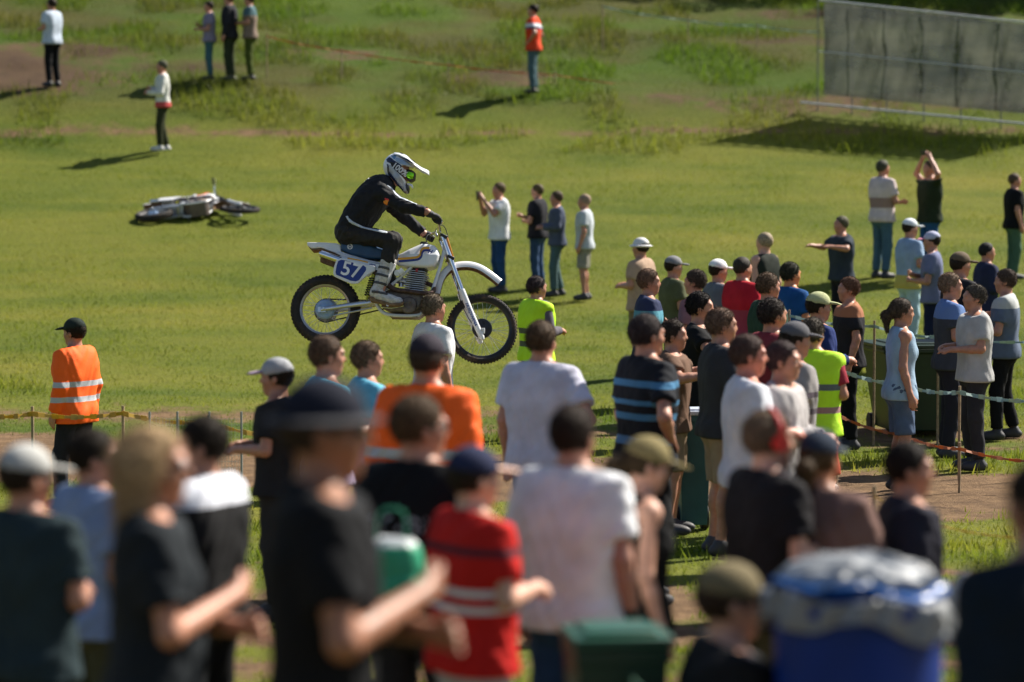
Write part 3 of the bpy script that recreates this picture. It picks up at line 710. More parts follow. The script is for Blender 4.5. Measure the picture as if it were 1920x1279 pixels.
sN, sF = pp(717, 362, -.18), pp(716, 364, .19)
eN, eF = pp(757, 388, -.29), pp(756, 404, .33)
wN, wF = pp(800, 399, -.36), pp(795, 437, .37)
gNp, gFp = np.array(PXS(820.3, 414.6, -.36)), np.array(PXS(806.2, 445.4, .36))
hdN = wN + (gNp - wN) * .55 + np.array((0, 0, .018)); hdF = wF + (gFp - wF) * .5 + np.array((0, 0, .015))
torso = []
for (bx_, by_, fx_, fy_, hw) in ((637, 438, 674, 444, .1), (636, 430, 678, 440, .1), (639, 420, 682, 432, .1), (645, 406, 692, 419, .105), (654, 390, 704, 407, .11), (664, 373, 714, 394, .115), (677, 358, 722, 383, .12), (690, 345, 727, 374, .12), (703, 337, 730, 362, .11)):
    c = (pp(bx_, by_, 0) + pp(fx_, fy_, 0)) / 2; r0 = np.linalg.norm(pp(bx_, by_, 0) - pp(fx_, fy_, 0)) / 2
    torso.append(rc(c + (0, -hw + .02, 0), c + (0, hw - .02, 0), r0 * .93, k=.05))
shoul = [rc(sN, pp(722, 352, -.05), .062, .06, k=.04), rc(sF, pp(722, 352, .05), .062, .06, k=.04)]
arms = [rc(sN, eN, .055, .045, k=.02), rc(eN, wN, .045, .03, k=.015), rc(sF, eF, .055, .045, k=.02), rc(eF, wF, .045, .03, k=.015)]
legs = [rc(hN, kN, .08, .066, k=.03), rc(kN, aN, .055, .034, k=.02), rc(hF, kF, .08, .066, k=.03), rc(kF, aF, .055, .034, k=.02)]
neck = [rc(pp(720, 350, 0), pp(738, 335, 0), .062, .055, k=.03)]
def hand(ps, w, g, side, gr=.0):
    """palm over the grip, four fingers curled round it, thumb below; side=+1 towards outer end"""
    ax_ = (g - w) / np.linalg.norm(g - w); lat = np.array((0, side, 0.)); lat = lat - ax_ * (lat @ ax_); lat /= np.linalg.norm(lat); up = np.cross(ax_, lat); up = up if up[2] > 0 else -up
    pc_ = g - ax_ * .035 + up * .022
    ps += [rc(w, pc_ - lat * .022, .03 + gr, .02 + gr, k=.02), rc(w, pc_ + lat * .022, .028 + gr, .018 + gr, k=.02), rc(pc_ - lat * .028, pc_ + lat * .028, .02 + gr, k=.02)]
    for i, o in enumerate((-.032, -.011, .011, .031)):
        ln = (.034, .039, .037, .029)[i]; a = g - ax_ * .01 + lat * o + up * .026; b_ = a + ax_ * ln * .8 - up * .008; c_ = b_ - up * .03 + ax_ * .004; d_ = c_ - ax_ * .024 - up * .008
        ps += [rc(pc_ + lat * o, a, .012 + gr, .0105 + gr, k=.006), rc(a, b_, .0105 + gr, .01 + gr, k=.003), rc(b_, c_, .01 + gr, .0095 + gr, k=.003), rc(c_, d_, .0095 + gr, .008 + gr, k=.003)]
    t0 = pc_ - lat * .04 - ax_ * .01; t1 = t0 - lat * .008 - up * .03 + ax_ * .018; t2 = t1 + ax_ * .026 - up * .012 + lat * .012
    ps += [rc(t0, t1, .014 + gr, .012 + gr, k=.006), rc(t1, t2, .012 + gr, .009 + gr, k=.003)]
hp = []; hand(hp, wN, gNp, -1); hand(hp, wF, gFp, 1)
headc = pp(748, 322, 0); HT = R(32)                     # helmet pitched forward
Hm = roty(HT)
def hl(x, y, z): return headc + Hm @ np.array((x, y, z))
headp = [el(headc, (.095, .075, .11), rot=Hm, k=.02), el(hl(.05, 0, -.06), (.05, .05, .06), rot=Hm, k=.03), rc(hl(.09, 0, -.0), hl(.108, 0, -.03), .01, .013, k=.01)]
body = rmesh('body', torso + shoul + arms + legs + neck + hp + headp, M_skin, rider, .007)
def grow(ps, g): return [p.grow(g) for p in ps]
def shorten(a, b, t): return a + (b - a) * t
jersey_ps = grow(torso[1:], .014) + grow(shoul, .02) + [rc(sN, eN, .078, .066, k=.03), rc(eN, shorten(eN, wN, .93), .062, .047, k=.02), rc(sF, eF, .078, .066, k=.03), rc(eF, shorten(eF, wF, .93), .062, .047, k=.02), rc(pp(716, 352, 0), pp(729, 341, 0), .08, .072, k=.03)]
wd_ = (wN - eN) / np.linalg.norm(wN - eN); wf_ = (wF - eF) / np.linalg.norm(wF - eF)
jersey_ps[-4].clips = [(wd_, wd_ @ shorten(eN, wN, .95))]; jersey_ps[-2].clips = [(wf_, wf_ @ shorten(eF, wF, .95))]
nd = (headc - pp(722, 352, 0)); nd /= np.linalg.norm(nd); jersey_ps[-1].clips = [(nd, nd @ pp(733, 338, 0))]
def decal(name, ps, grow_, poly, yr, m, parent, wr=0, sc=1, seed=0, vox=.006):
    """marking that lies on a surface: the grown surface, cut to a side-view outline"""
    f = field_of(grow(ps, grow_), vox)
    if wr: f.wrinkle(wr, sc, seed)
    X, Y, Z = f.grid(); d2 = poly2d(X[:, 0, :], Z[:, 0, :], np.array([xz(p) for p in poly]))[:, None, :]
    f.D = np.maximum(np.maximum(f.D, d2), np.maximum(yr[0] - Y, Y - yr[1])).astype(np.float32)
    return link(name, f.mesh(name), m, parent)
jersey = rmesh('jersey', jersey_ps, M_jersey, rider, .007, .0065, 1.1, 1)
def Zr(zx, zy, y): return PX(610 + zx / 6.395, 275 + zy / 6.395, y)
decal('sleeve_stripe', jersey_ps, .003, [Zr(*p, -.3) for p in [(730, 445), (780, 465), (850, 560), (905, 610), (1000, 650), (1110, 705), (1105, 718), (995, 668), (895, 630), (835, 575), (790, 500), (735, 462)]], (-.5, -.1), M_stripe, jersey, .0065, 1.1, 1, .004)
decal('sponsor_patch', jersey_ps, .003, [Zr(*p, -.1) for p in [(722, 680), (800, 672), (782, 712), (760, 742), (716, 730)]], (-.3, -.02), mat('orange_patch', (.8, .25, .03), .6), jersey, .0065, 1.1, 1)
decal('patch_edge', jersey_ps, .0035, [Zr(*p, -.1) for p in [(738, 650), (800, 668), (796, 690), (740, 676)]], (-.3, -.02), mat('red_patch', (.7, .03, .04), .6), jersey, .0065, 1.1, 1)
letr = [[(598, 318), (640, 308), (644, 322), (604, 332)], [(560, 350), (582, 338), (586, 352), (566, 362)], [(516, 376), (528, 374), (545, 410), (534, 416)], [(490, 392), (524, 378), (527, 386), (493, 400)], [(496, 410), (530, 396), (533, 404), (499, 418)], [(464, 408), (476, 402), (492, 430), (480, 436)],
        [(410, 444), (426, 430), (434, 440), (418, 452)], [(362, 470), (392, 452), (398, 462), (370, 480)], [(280, 568), (300, 548), (306, 556), (288, 578)]]
for q in letr: decal('back_lettering', jersey_ps, .0035, [Zr(*p, -.05) for p in q], (-.3, .3), mat('print_white', (.7, .7, .72), .6), jersey, .0065, 1.1, 1, .005)
pants_ps = grow(torso[:2], .016) + [rc(hN, kN, .094, .08, k=.04), rc(kN, shorten(kN, aN, .38), .08, .068, k=.03), rc(hF, kF, .094, .08, k=.04), rc(kF, shorten(kF, aF, .38), .08, .068, k=.03), rc(pp(651, 434, -.06), pp(651, 434, .06), .105, k=.04)]
trousers = rmesh('trousers', pants_ps, M_pants, rider, .007, .009, 1.0, 5)
decal('leg_stripe', pants_ps + jersey_ps[:3], .006, [Zr(*p, -.2) for p in [(245, 835), (275, 832), (300, 870), (340, 905), (450, 955), (560, 985), (750, 1025), (752, 1052), (690, 1046), (560, 1010), (430, 975), (330, 935), (285, 905)]], (-.5, -.1), M_stripe, trousers, .009, 1, 5, .005)
# boots
M_boot = mat('muddy_white_boot', (.52, .5, .47), .55, var=.25, scale=30, bump=.2, mud=MUD, mudamt=.5)
for sg in (-1, 1):
    y = sg * .185
    bp_ = [rc(pp(729, 489, y), pp(718, 520, y), .073, .062, k=.03), rc(pp(718, 520, y), pp(708, 545, y), .062, .056, k=.03), rc(pp(705, 550, y), pp(708, 556, y), .058, .05, k=.03),
           rc(pp(712, 554, y), pp(732, 562, y), .052, .045, k=.03), rc(pp(732, 562, y), pp(748, 564, y), .045, .036, k=.03)]
    sh = (pp(729, 489, y) - pp(718, 520, y)); sh /= np.linalg.norm(sh); bp_[0].clips = [(sh, sh @ pp(731, 483, y))]
    boot = rmesh('boot', bp_, M_boot, rider, .007)
    so_ = slab('boot_sole', [PX(*p, y) for p in [(694, 560), (698, 556), (715, 563), (735, 569), (752, 568), (757, 565), (757, 571), (748, 575), (730, 574), (712, 569), (696, 566)]], y, .048, .006, .006, mat('boot_sole_rubber', (.2, .12, .06), .8, var=.4, scale=30), boot)
    stp = [[(706, 497), (742, 506), (741, 511), (705, 502)], [(704, 511), (739, 520), (738, 525), (703, 516)], [(700, 526), (734, 534), (732, 539), (699, 531)], [(698, 545), (728, 549), (728, 554), (698, 550)]]
    for q in stp: decal('strap', bp_, .004, [PX(*p, y) for p in q], (-.4, .4) , mat('boot_strap', (.05, .05, .055), .5, mud=MUD, mudamt=.4), boot, vox=.006)
    decal('shin_plate', bp_, .005, [PX(*p, y) for p in [(734, 492), (746, 497), (740, 525), (730, 545), (724, 540)]], (-.4, .4), mat('boot_plate', (.6, .6, .62), .35, mud=MUD, mudamt=.4), boot, vox=.006)
# gloves
M_glove = mat('black_glove', (.018, .018, .02), .7, bump=.2, bscale=80)
for w_, g_, sg in ((wN, gNp, -1), (wF, gFp, 1)):
    ps = []; hand(ps, w_ + (g_ - w_) * .12, g_, sg, .0035); gl = rmesh('glove', ps, M_glove, rider, .0055)
    ax_ = (g_ - w_); c = w_ + ax_ * .55 + np.array((0, -.035 if sg < 0 else -.035, .025))
    gp = MB(); gp.lathe([(.013, -.004), (.013, .004)], Vector(c) + Vector((0, -.004, 0)), 'y', 14); gp.build('knuckle_badge', mat('glove_badge', (.6, .62, .66), .5), gl)
# helmet
M_hw = mat('helmet_white', (.75, .77, .8), .2, var=.03, coat=.6)
M_hg = mat('helmet_silver', (.33, .35, .38), .3, .3, var=.06, coat=.5)
M_hn = mat('helmet_navy', (.012, .018, .05), .25, var=.1, coat=.6)
def Zh(zx, zy, y=-.1): return np.array(Zr(zx, zy, y))
hc = Zh(880, 245, 0)
shell_ps = [el(hc, (.145, .122, .135), rot=roty(R(25)), k=.04), el((hc + Zh(905, 420, 0)) / 2 + (0, 0, -.01), (.09, .108, .12), rot=roty(R(38)), k=.05)]
chin = [Zh(880, 400, 0), Zh(965, 505, 0), Zh(985, 540, 0)]
shell_ps += [rc(chin[0] + (0, -.075, 0), chin[1] + (0, -.04, 0), .034, .026, k=.04), rc(chin[0] + (0, .075, 0), chin[1] + (0, .04, 0), .034, .026, k=.04), rc(chin[1] + (0, -.035, 0), chin[1] + (0, .035, 0), .026, k=.03), rc(chin[1], chin[2], .028, .015, k=.03)]
port_poly = [Zh(*p, 0) for p in [(935, 240), (1180, 270), (1180, 460), (1005, 440), (960, 400), (915, 330)]]
def helm(grow_, poly=None, yr=(-.3, .3), port=True, vox=.005, hollow=True):
    f = field_of(grow(shell_ps, grow_), vox, .02); X, Y, Z = f.grid()
    if port:
        d2 = poly2d(X[:, 0, :], Z[:, 0, :], np.array([xz(p) for p in port_poly]))[:, None, :]
        f.D = np.maximum(f.D, -(d2 + 0 * Y)).astype(np.float32)
    bot = poly2d(X[:, 0, :], Z[:, 0, :], np.array([xz(Zh(*p, 0)) for p in [(700, 330), (745, 345), (800, 380), (850, 440), (900, 520), (985, 590), (900, 700), (500, 600), (600, 330)]]))[:, None, :]
    f.D = np.maximum(f.D, -(bot + 0 * Y)).astype(np.float32)
    if poly is not None:
        d2 = poly2d(X[:, 0, :], Z[:, 0, :], np.array([xz(Zh(*p, -.1)) for p in poly]))[:, None, :]
        f.D = np.maximum(np.maximum(f.D, d2), np.maximum(yr[0] - Y, Y - yr[1])).astype(np.float32)
    return f
helmet = link('helmet', helm(0).mesh('helmet'), M_hw, rider)
def hp_(name, poly, m, g=.003, yr=(-.3, .3)): return link(name, helm(g, poly, yr).mesh(name), m, helmet)
hp_('side_panel', [(765, 215), (815, 235), (945, 420), (1000, 560), (965, 548), (850, 400), (770, 290)], M_hg, .003)
hp_('dark_band', [(725, 140), (770, 112), (830, 165), (905, 215), (960, 250), (1000, 310), (1000, 400), (960, 395), (905, 340), (850, 260), (790, 205), (740, 180)], M_hn, .004)
hp_('dark_edge', [(735, 195), (765, 215), (770, 290), (850, 400), (965, 548), (985, 575), (955, 560), (835, 430), (750, 330), (742, 290)], M_hn, .0025)
hp_('crown_panel', [(850, 128), (900, 140), (985, 175), (1030, 215), (960, 228), (890, 205), (838, 160)], mat('helmet_pale_blue', (.28, .38, .5), .3, coat=.5), .004)
hp_('crown_edge', [(780, 95), (830, 75), (855, 105), (835, 160), (815, 140)], mat('helmet_blue', (.12, .25, .42), .3, coat=.5), .003)
hp_('chin_vent', [(960, 425), (1010, 440), (1070, 480), (1030, 520), (1010, 575), (985, 575), (955, 500)], mat('helmet_black', (.02, .02, .022), .5), .003)
for a in (-1, 1):
    mg = MB(); mg.tube([Zh(985, 450, a * .03), Zh(1035, 460, a * .03), Zh(1050, 495, a * .025)], (.012, .011, .006), 10, smooth=3); mg.build('mouth_guard', M_hw, helmet)
# peak
pk = MB(); tpl = [(800, 92, .07), (838, 64, .095), (900, 72, .108), (1000, 120, .11), (1080, 190, .1), (1160, 245, .08), (1235, 278, .045), (1250, 292, .02)]
nrow = 9; m_ = len(tpl)
for lay in (0, 1):
    for (zx, zy, w_) in tpl:
        for j in range(nrow):
            t = -1 + 2 * j / (nrow - 1); v = Zh(zx, zy + 40 * abs(t) ** 2.2 + lay * 9, 0) + np.array((0, t * w_, 0)); pk.v.append(tuple(v))
tot = m_ * nrow
for i in range(m_ - 1):
    for j in range(nrow - 1):
        a = i * nrow + j; pk.f.append((a, a + 1, a + nrow + 1, a + nrow)); a += tot; pk.f.append((a + nrow, a + nrow + 1, a + 1, a))
    for j in (0, nrow - 1): a = i * nrow + j; pk.f.append((a, a + nrow, a + nrow + tot, a + tot))
for i in (0, m_ - 1):
    for j in range(nrow - 1): a = i * nrow + j; pk.f.append((a, a + tot, a + tot + 1, a + 1))
peak = pk.build('visor_peak', M_hw, helmet, auto=70)
fl = MB()
for a in (-1, 1):
    q = [Zh(870, 110, a * .101), Zh(1000, 152, a * .112), Zh(1085, 215, a * .1), Zh(1000, 180, a * .113)]
    fl.add(q + [p + np.array((0, a * .003, 0)) for p in q], [(0, 1, 2, 3), (7, 6, 5, 4), (0, 4, 5, 1), (1, 5, 6, 2), (2, 6, 7, 3), (3, 7, 4, 0)])
fl.add([Zh(900, 66, t) for t in (-.05, .05)] + [Zh(1080, 182, t) for t in (.035, -.035)] + [Zh(900, 60, t) for t in (-.05, .05)] + [Zh(1080, 176, t) for t in (.035, -.035)], [(0, 1, 2, 3), (7, 6, 5, 4), (0, 4, 5, 1), (1, 5, 6, 2), (2, 6, 7, 3), (3, 7, 4, 0)])
fl.build('peak_graphic', M_hn, peak)
# goggles: frame, mirrored lens, strap with its print
gf = [el(Zh(1005, 350, 0), (.075, .098, .062), rot=roty(R(20)), k=.02)]
f = field_of(gf, .005); X, Y, Z = f.grid(); d2 = poly2d(X[:, 0, :], Z[:, 0, :], np.array([xz(Zh(*p, 0)) for p in [(925, 238), (1100, 255), (1092, 300), (1075, 400), (1030, 425), (990, 400), (930, 330)]]))[:, None, :]
f.D = np.maximum(f.D, d2 + 0 * Y).astype(np.float32)
gog = link('goggles', f.mesh('goggles'), mat('goggle_frame', (.012, .012, .013), .5), helmet)
f = field_of(grow(gf, .004), .004); X, Y, Z = f.grid(); d2 = poly2d(X[:, 0, :], Z[:, 0, :], np.array([xz(Zh(*p, 0)) for p in [(1003, 312), (1078, 325), (1066, 395), (1020, 402), (985, 375)]]))[:, None, :]
f.D = np.maximum(f.D, d2 + 0 * Y).astype(np.float32)
link('lens', f.mesh('lens'), mat('green_mirror_lens', (.28, .8, .03), .12, .75, var=.25, scale=9), gog)
hp_('goggle_strap', [(775, 175), (830, 190), (1000, 315), (985, 392), (900, 340), (800, 240)], mat('goggle_strap', (.012, .012, .014), .7), .006)
cT = (Zh(828, 225, -.13) + Zh(962, 325, -.13)) / 2
tx_ = Zh(962, 325, -.13) - Zh(828, 225, -.13); me = text_mesh('100%', .075, .0022, .0006); 
X = Vector(tx_).normalized(); Yv = Vector((0, 0, 1)); Yv = (Yv - X * Yv.dot(X)).normalized(); Zn = X.cross(Yv)
# wrap the lettering on the shell by casting every point on the distance field
fs = field_of(grow(shell_ps, .0085), .005)
def fval(p):
    q = (np.array(p) - fs.lo) / fs.h; i = np.clip(np.floor(q).astype(int), 0, np.array(fs.D.shape) - 2); t = q - i; v = 0
    for a in (0, 1):
        for b2 in (0, 1):
            for c2 in (0, 1): v += fs.D[i[0] + a, i[1] + b2, i[2] + c2] * (t[0] if a else 1 - t[0]) * (t[1] if b2 else 1 - t[1]) * (t[2] if c2 else 1 - t[2])
    return v
for v in me.vertices:
    p = np.array(Vector(cT) + X * v.co.x + Yv * v.co.y); p[1] = fs.lo[1] + 2.5 * fs.h
    for _ in range(14): p[1] += max(fval(p), -.01) * .9 if abs(fval(p)) > 1e-4 else 0
    p[1] -= max(0, v.co.z) * 1.5; v.co = p
me.update(); link('strap_lettering', me, mat('print_white', (.7, .7, .72), .6), helmet)

# ------------------------------------------------------------------ people (facing +x, left is +y, feet at z = 0, 1.75 m tall before scaling)
def A(*v): return np.array(v, float)
HC = A(.012, 0, 1.63)
POSES = {  # right (-y) elbow, wrist; left elbow, wrist
    'hang': (A(-.03, -.245, 1.14), A(.03, -.26, .9), A(-.03, .245, 1.14), A(.04, .26, .9)),
    'crossed': (A(.05, -.265, 1.14), A(.25, .06, 1.21), A(.05, .265, 1.12), A(.275, -.07, 1.13)),
    'hips': (A(-.1, -.39, 1.17), A(.05, -.2, 1.02), A(-.1, .39, 1.17), A(.05, .2, 1.02)),
    'photo': (A(.17, -.25, 1.25), A(.3, -.07, 1.5), A(.17, .25, 1.25), A(.3, .07, 1.5)),
    'front': (A(.02, -.25, 1.16), A(.24, -.09, 1.17), A(.02, .25, 1.16), A(.24, .09, 1.15)),
    'shade': (A(.16, -.33, 1.47), A(.15, -.11, 1.68), A(-.03, .245, 1.14), A(.04, .26, .9)),
    'one_hip': (A(-.1, -.38, 1.17), A(.05, -.2, 1.02), A(-.03, .245, 1.14), A(.05, .26, .9)),
    'wide': (A(.1, -.36, 1.3), A(.3, -.3, 1.33), A(.1, .36, 1.3), A(.3, .3, 1.33)),
    'point': (A(.24, -.23, 1.36), A(.48, -.2, 1.37), A(-.03, .245, 1.14), A(.12, .26, .92)),
    'overhead': (A(.05, -.33, 1.55), A(.06, -.12, 1.78), A(.05, .33, 1.55), A(.06, .12, 1.78)),
}
def skeleton(pose, sex, stance=0, lean=0., seat=False, turn=0., nod=0.):
    sh = .185 if sex == 'm' else .165; J = {}
    er, wr, el_, wl = [v.copy() for v in POSES[pose]]
    if sex == 'f':
        for v in (er, el_): v[1] *= .9
    J.update(sr=A(0, -sh, 1.42), sl=A(0, sh, 1.42), er=er, wr=wr, el=el_, wl=wl)
    sp = .1 + .03 * stance
    J.update(hr=A(0, -.09, .92), hl=A(0, .09, .92), kr=A(.02, -sp - .01, .5), kl=A(.02 + .05 * stance, sp + .01, .5), ar=A(-.03 - .06 * stance, -sp - .02, .09), al=A(-.02 + .08 * stance, sp + .02, .09))
    if seat:
        J['kr'] = A(.42, -.13, .93); J['kl'] = A(.42, .13, .93); J['ar'] = A(.38, -.14, .5); J['al'] = A(.4, .14, .5)
    return J
def torso_p(sex, belly, g=0., k=.045, lo=.86):
    m = [(.88, .085, .108), (.96, .092, .106), (1.04, .085, .1), (1.12, .088, .103), (1.2, .098, .109), (1.28, .11, .113), (1.35, .118, .104), (1.41, .118, .082)] if sex == 'm' else \
        [(.88, .095, .112), (.96, .095, .108), (1.04, .075, .094), (1.12, .07, .09), (1.2, .08, .097), (1.28, .092, .1), (1.35, .1, .094), (1.41, .1, .076)]
    ps = [rc((0, -w, z), (0, w, z), r + g, k=k) for z, w, r in m if z >= lo - .001]
    if sex == 'f': ps += [el((.07, s * .07, 1.27), .062 + g, k=.04) for s in (-1, 1)]
    if belly: ps.append(el((.05 * belly, 0, 1.07), (.12 + g, .15 + g, .15 + g), k=.06))
    return ps
def up(ps, lean): 
    if not lean: return ps
    M = roty(lean); return [p.xf(M, (0, 0, .95)) for p in ps]
def upv(v, lean): return v if not lean else roty(lean) @ (v - A(0, 0, .95)) + A(0, 0, .95)
def head_p():
    H = HC
    ps = [el(H + (-.012, 0, .02), (.1, .078, .1), k=.03), el(H + (.03, 0, -.04), (.062, .056, .078), k=.03), rc(H + (.062, -.012, -.1), H + (.062, .012, -.1), .018, k=.03),
          rc(H + (.088, 0, .004), H + (.106, 0, -.027), .009, .0125, k=.012), rc(H + (.082, -.04, .024), H + (.082, .04, .024), .0125, k=.02)]
    for s in (-1, 1):
        ps += [el(H + (.058, s * .038, -.03), .024, k=.025), el(H + (-.008, s * .079, -.012), (.02, .009, .032), rot=rotz(-s * .3), k=.01)]
    ps += [rc(H + (.086, -.017, -.058), H + (.086, .017, -.058), .007, k=.005), rc(H + (.084, -.014, -.068), H + (.084, .014, -.068), .008, k=.005)]
    return ps
def hand_p(w, e, side, pose, fine):
    d = w - e; d /= np.linalg.norm(d)
    n = A(0, -side, 0) if pose in ('hang',) else A(-.5, 0, -.6)      # the way the palm looks
    if pose == 'crossed': n = A(-1, 0, 0)
    n = n - d * (n @ d); n /= np.linalg.norm(n); lat = np.cross(d, n); 
    fr = .0088 if fine else .011
    p0 = w + d * .025; p1 = w + d * .085
    ps = [rc(w - d * .01, p0, .026, .024, k=.02), rc(p0 - lat * .012, p1 - lat * .024, .019, .014, k=.018), rc(p0 + lat * .012, p1 + lat * .024, .019, .014, k=.018), rc(p0, p1, .019, .015, k=.015)]
    for i in range(4):
        o = (-.032, -.011, .011, .031)[i]; ln = (.034, .041, .043, .038)[i]; cu = (.5, .38, .32, .25)[i]
        a = p1 + lat * o * .95; b_ = a + (d * math.cos(cu) + n * math.sin(cu)) * ln; c = b_ + (d * math.cos(cu * 2.6) + n * math.sin(cu * 2.6)) * ln * .85
        ps += [rc(a - d * .01, b_, fr * 1.05, fr, k=.004), rc(b_, c, fr, fr * .82, k=.003)]
    t = -side if pose == 'hang' else side
    l2 = lat * (1 if (lat @ A(1, 0, 1)) > 0 else -1)
    a = w + d * .03 + l2 * .022; b_ = a + d * .035 + l2 * .026 + n * .012; c = b_ + d * .03 + n * .008
    ps += [rc(a, b_, .014, .0115, k=.01), rc(b_, c, .0115, .0085, k=.003)]
    return ps
def clipped(p, a, b, t): d = (b - a) / np.linalg.norm(b - a); p.clips = list(p.clips) + [(d, d @ (a + (b - a) * t))]; return p
def fringe(me, ln, seed, wd=.0012):
    n = len(me.vertices); co = np.zeros(n * 3, np.float32); me.vertices.foreach_get('co', co); co = co.reshape(-1, 3); no = np.zeros(n * 3, np.float32); me.vertices.foreach_get('normal', no); no = no.reshape(-1, 3)
    r = np.random.RandomState(seed + 5); i = r.randint(0, n, 5200); m = len(i); c, d = co[i] + r.normal(0, .003, (m, 3)), no[i] * .45 + r.normal(0, .35, (m, 3)) + (-.25, 0, -.8); d /= np.linalg.norm(d, axis=1)[:, None]
    l = (ln * r.uniform(.5, 1.5, m))[:, None]; t = np.cross(d, r.normal(0, 1, (m, 3))); t /= np.linalg.norm(t, axis=1)[:, None]; c = c - d * .003
    T = np.stack([c - t * wd, c + t * wd, c + d * l], 1).reshape(-1, 3)
    F0 = np.array([tuple(p.vertices) for p in me.polygons if len(p.vertices) == 4]); T4 = np.stack([T[0::3], T[1::3], T[2::3] + .0003, T[2::3]], 1).reshape(-1, 3)
    return npmesh('hair', np.concatenate([co, T4]), np.concatenate([F0, len(co) + np.arange(len(T4)).reshape(-1, 4)]))
_cache = {}
def cached(key, fn):
    if key not in _cache: _cache[key] = fn()
    return _cache[key].copy()
def fm(ps, vox, name, wr=0, seed=0, clips=(), sc=1.):
    f = field_of(ps, vox)
    if wr: f.wrinkle(wr, sc, seed)
    for n, c in clips: f.clip(n, c)
    return f.mesh(name)
def make_person(spec):
    sex = spec.get('sex', 'm'); pose = spec.get('pose', 'hang'); st = spec.get('stance', 0); lean = spec.get('lean', 0.); seat = spec.get('seat', False); belly = spec.get('belly', 0)
    turn = spec.get('turn', 0); nod = spec.get('nod', 0); vox = spec['vox']; fine = vox < .011; seed = spec.get('seed', 0)
    J = skeleton(pose, sex, st, lean, seat); wide = .95 if sex == 'f' else 1.0
    key = (sex, pose, st, lean, seat, belly, vox)
    root = empty('person')
    HM = roty(lean * .5 + nod) ; HM = rotz(turn) @ HM; nk = upv(A(-.01, 0, 1.5), lean)
    def hx(ps): return [p.xf(HM, (-.01, 0, 1.5)) for p in ps]
    def shift(ps):
        o = nk - A(-.01, 0, 1.5); out = []
        for p in ps:
            q = P.__new__(P); q.__dict__ = dict(p.__dict__); q.a = p.a + o
            if p.b is not None: q.b = p.b + o
            q.clips = [(n, c + np.array(n) @ o) for n, c in p.clips]; out.append(q)
        return out
    H = lambda ps: shift(hx(ps))
    def limbs(g=0., gs=0.):
        out = []
        for s, (S_, E, W_) in ((-1, ('sr', 'er', 'wr')), (1, ('sl', 'el', 'wl'))):
            a, b_, c = upv(J[S_], lean), upv(J[E], lean), upv(J[W_], lean)
            out += [rc(a, b_, (.052 if sex == 'm' else .045) * 1 + g, .041 * wide + g, k=.02), rc(b_, b_ + (c - b_) * .35, .041 * wide + g, .042 * wide + g, k=.02), rc(b_ + (c - b_) * .35, c, .042 * wide + g, .027 * wide + g, k=.012), el(a + (0, -s * .01, 0), .06 * wide + g, k=.04)]
        return out
    def legs_(g=0.):
        out = []
        for h_, k_, a_ in (('hr', 'kr', 'ar'), ('hl', 'kl', 'al')):
            a, b_, c = J[h_], J[k_], J[a_]
            out += [rc(a, b_, .086 + g, .056 + g, k=.03), rc(b_, c, .052 + g, .036 + g, k=.02), el(b_ + (c - b_) * .3 + (-.012, 0, 0), (.052 + g, .05 + g, .1 + g), k=.03)]
        return out + [el((-.05, s * .07, .9), .09 + g, k=.04) for s in (-1, 1)]
    def foot(c, g=0.): return [el(c + (.055, 0, -.048), (.135 + g, .045 + g, .045 + g), k=.03), rc(c, c + (-.02, 0, -.04), .04 + g, .04 + g, k=.02)]
    def body_():
        ps = up(torso_p(sex, belly), lean) + limbs() + legs_() + up([rc((0, s * .12, 1.43), (0, s * .03, 1.49), .045, .05, k=.03) for s in (-1, 1)], lean)
        ps += [rc(upv(A(-.018, 0, 1.44), lean), upv(A(-.005, 0, 1.56), lean) * .3 + (nk + HM @ A(.0, 0, .06)) * .7, .06 * wide, .053 * wide, k=.03)] + H(head_p())
        for s, E, W_ in ((-1, 'er', 'wr'), (1, 'el', 'wl')): ps += hand_p(upv(J[W_], lean), upv(J[E], lean), s, pose, fine)
        ps += foot(J['ar']) + foot(J['al'])
        return fm(ps, vox, 'body', clips=() if seat else [((0, 0, -1), 0.)])
    sk = spec.get('skin', (.42, .2, .13)); B = link('body', cached(key + (turn, nod, 'b'), body_), mat('skin', sk, .5, var=.1, scale=25, sss=.12 if fine else 0), root)
    # ---- upper garment
    kind, colr = spec['top'][0], spec['top'][1]; bands = spec['top'][2] if len(spec['top']) > 2 else None
    cm = cloth(colr, bands)
    if spec.get('hivis'): cm = mat('hi_vis_cloth', colr, .7, var=.06, scale=9, bump=.25, bscale=90, bands=bands, spec=.25)
    sl_t = {'tee': .62, 'long': 1, 'vest': 0, 'tank': 0, 'jacket': 1}[kind]; gg = {'tee': .02, 'long': .018, 'vest': .028, 'tank': .01, 'jacket': .026}[kind]
    hem = .84 if kind != 'jacket' else .8
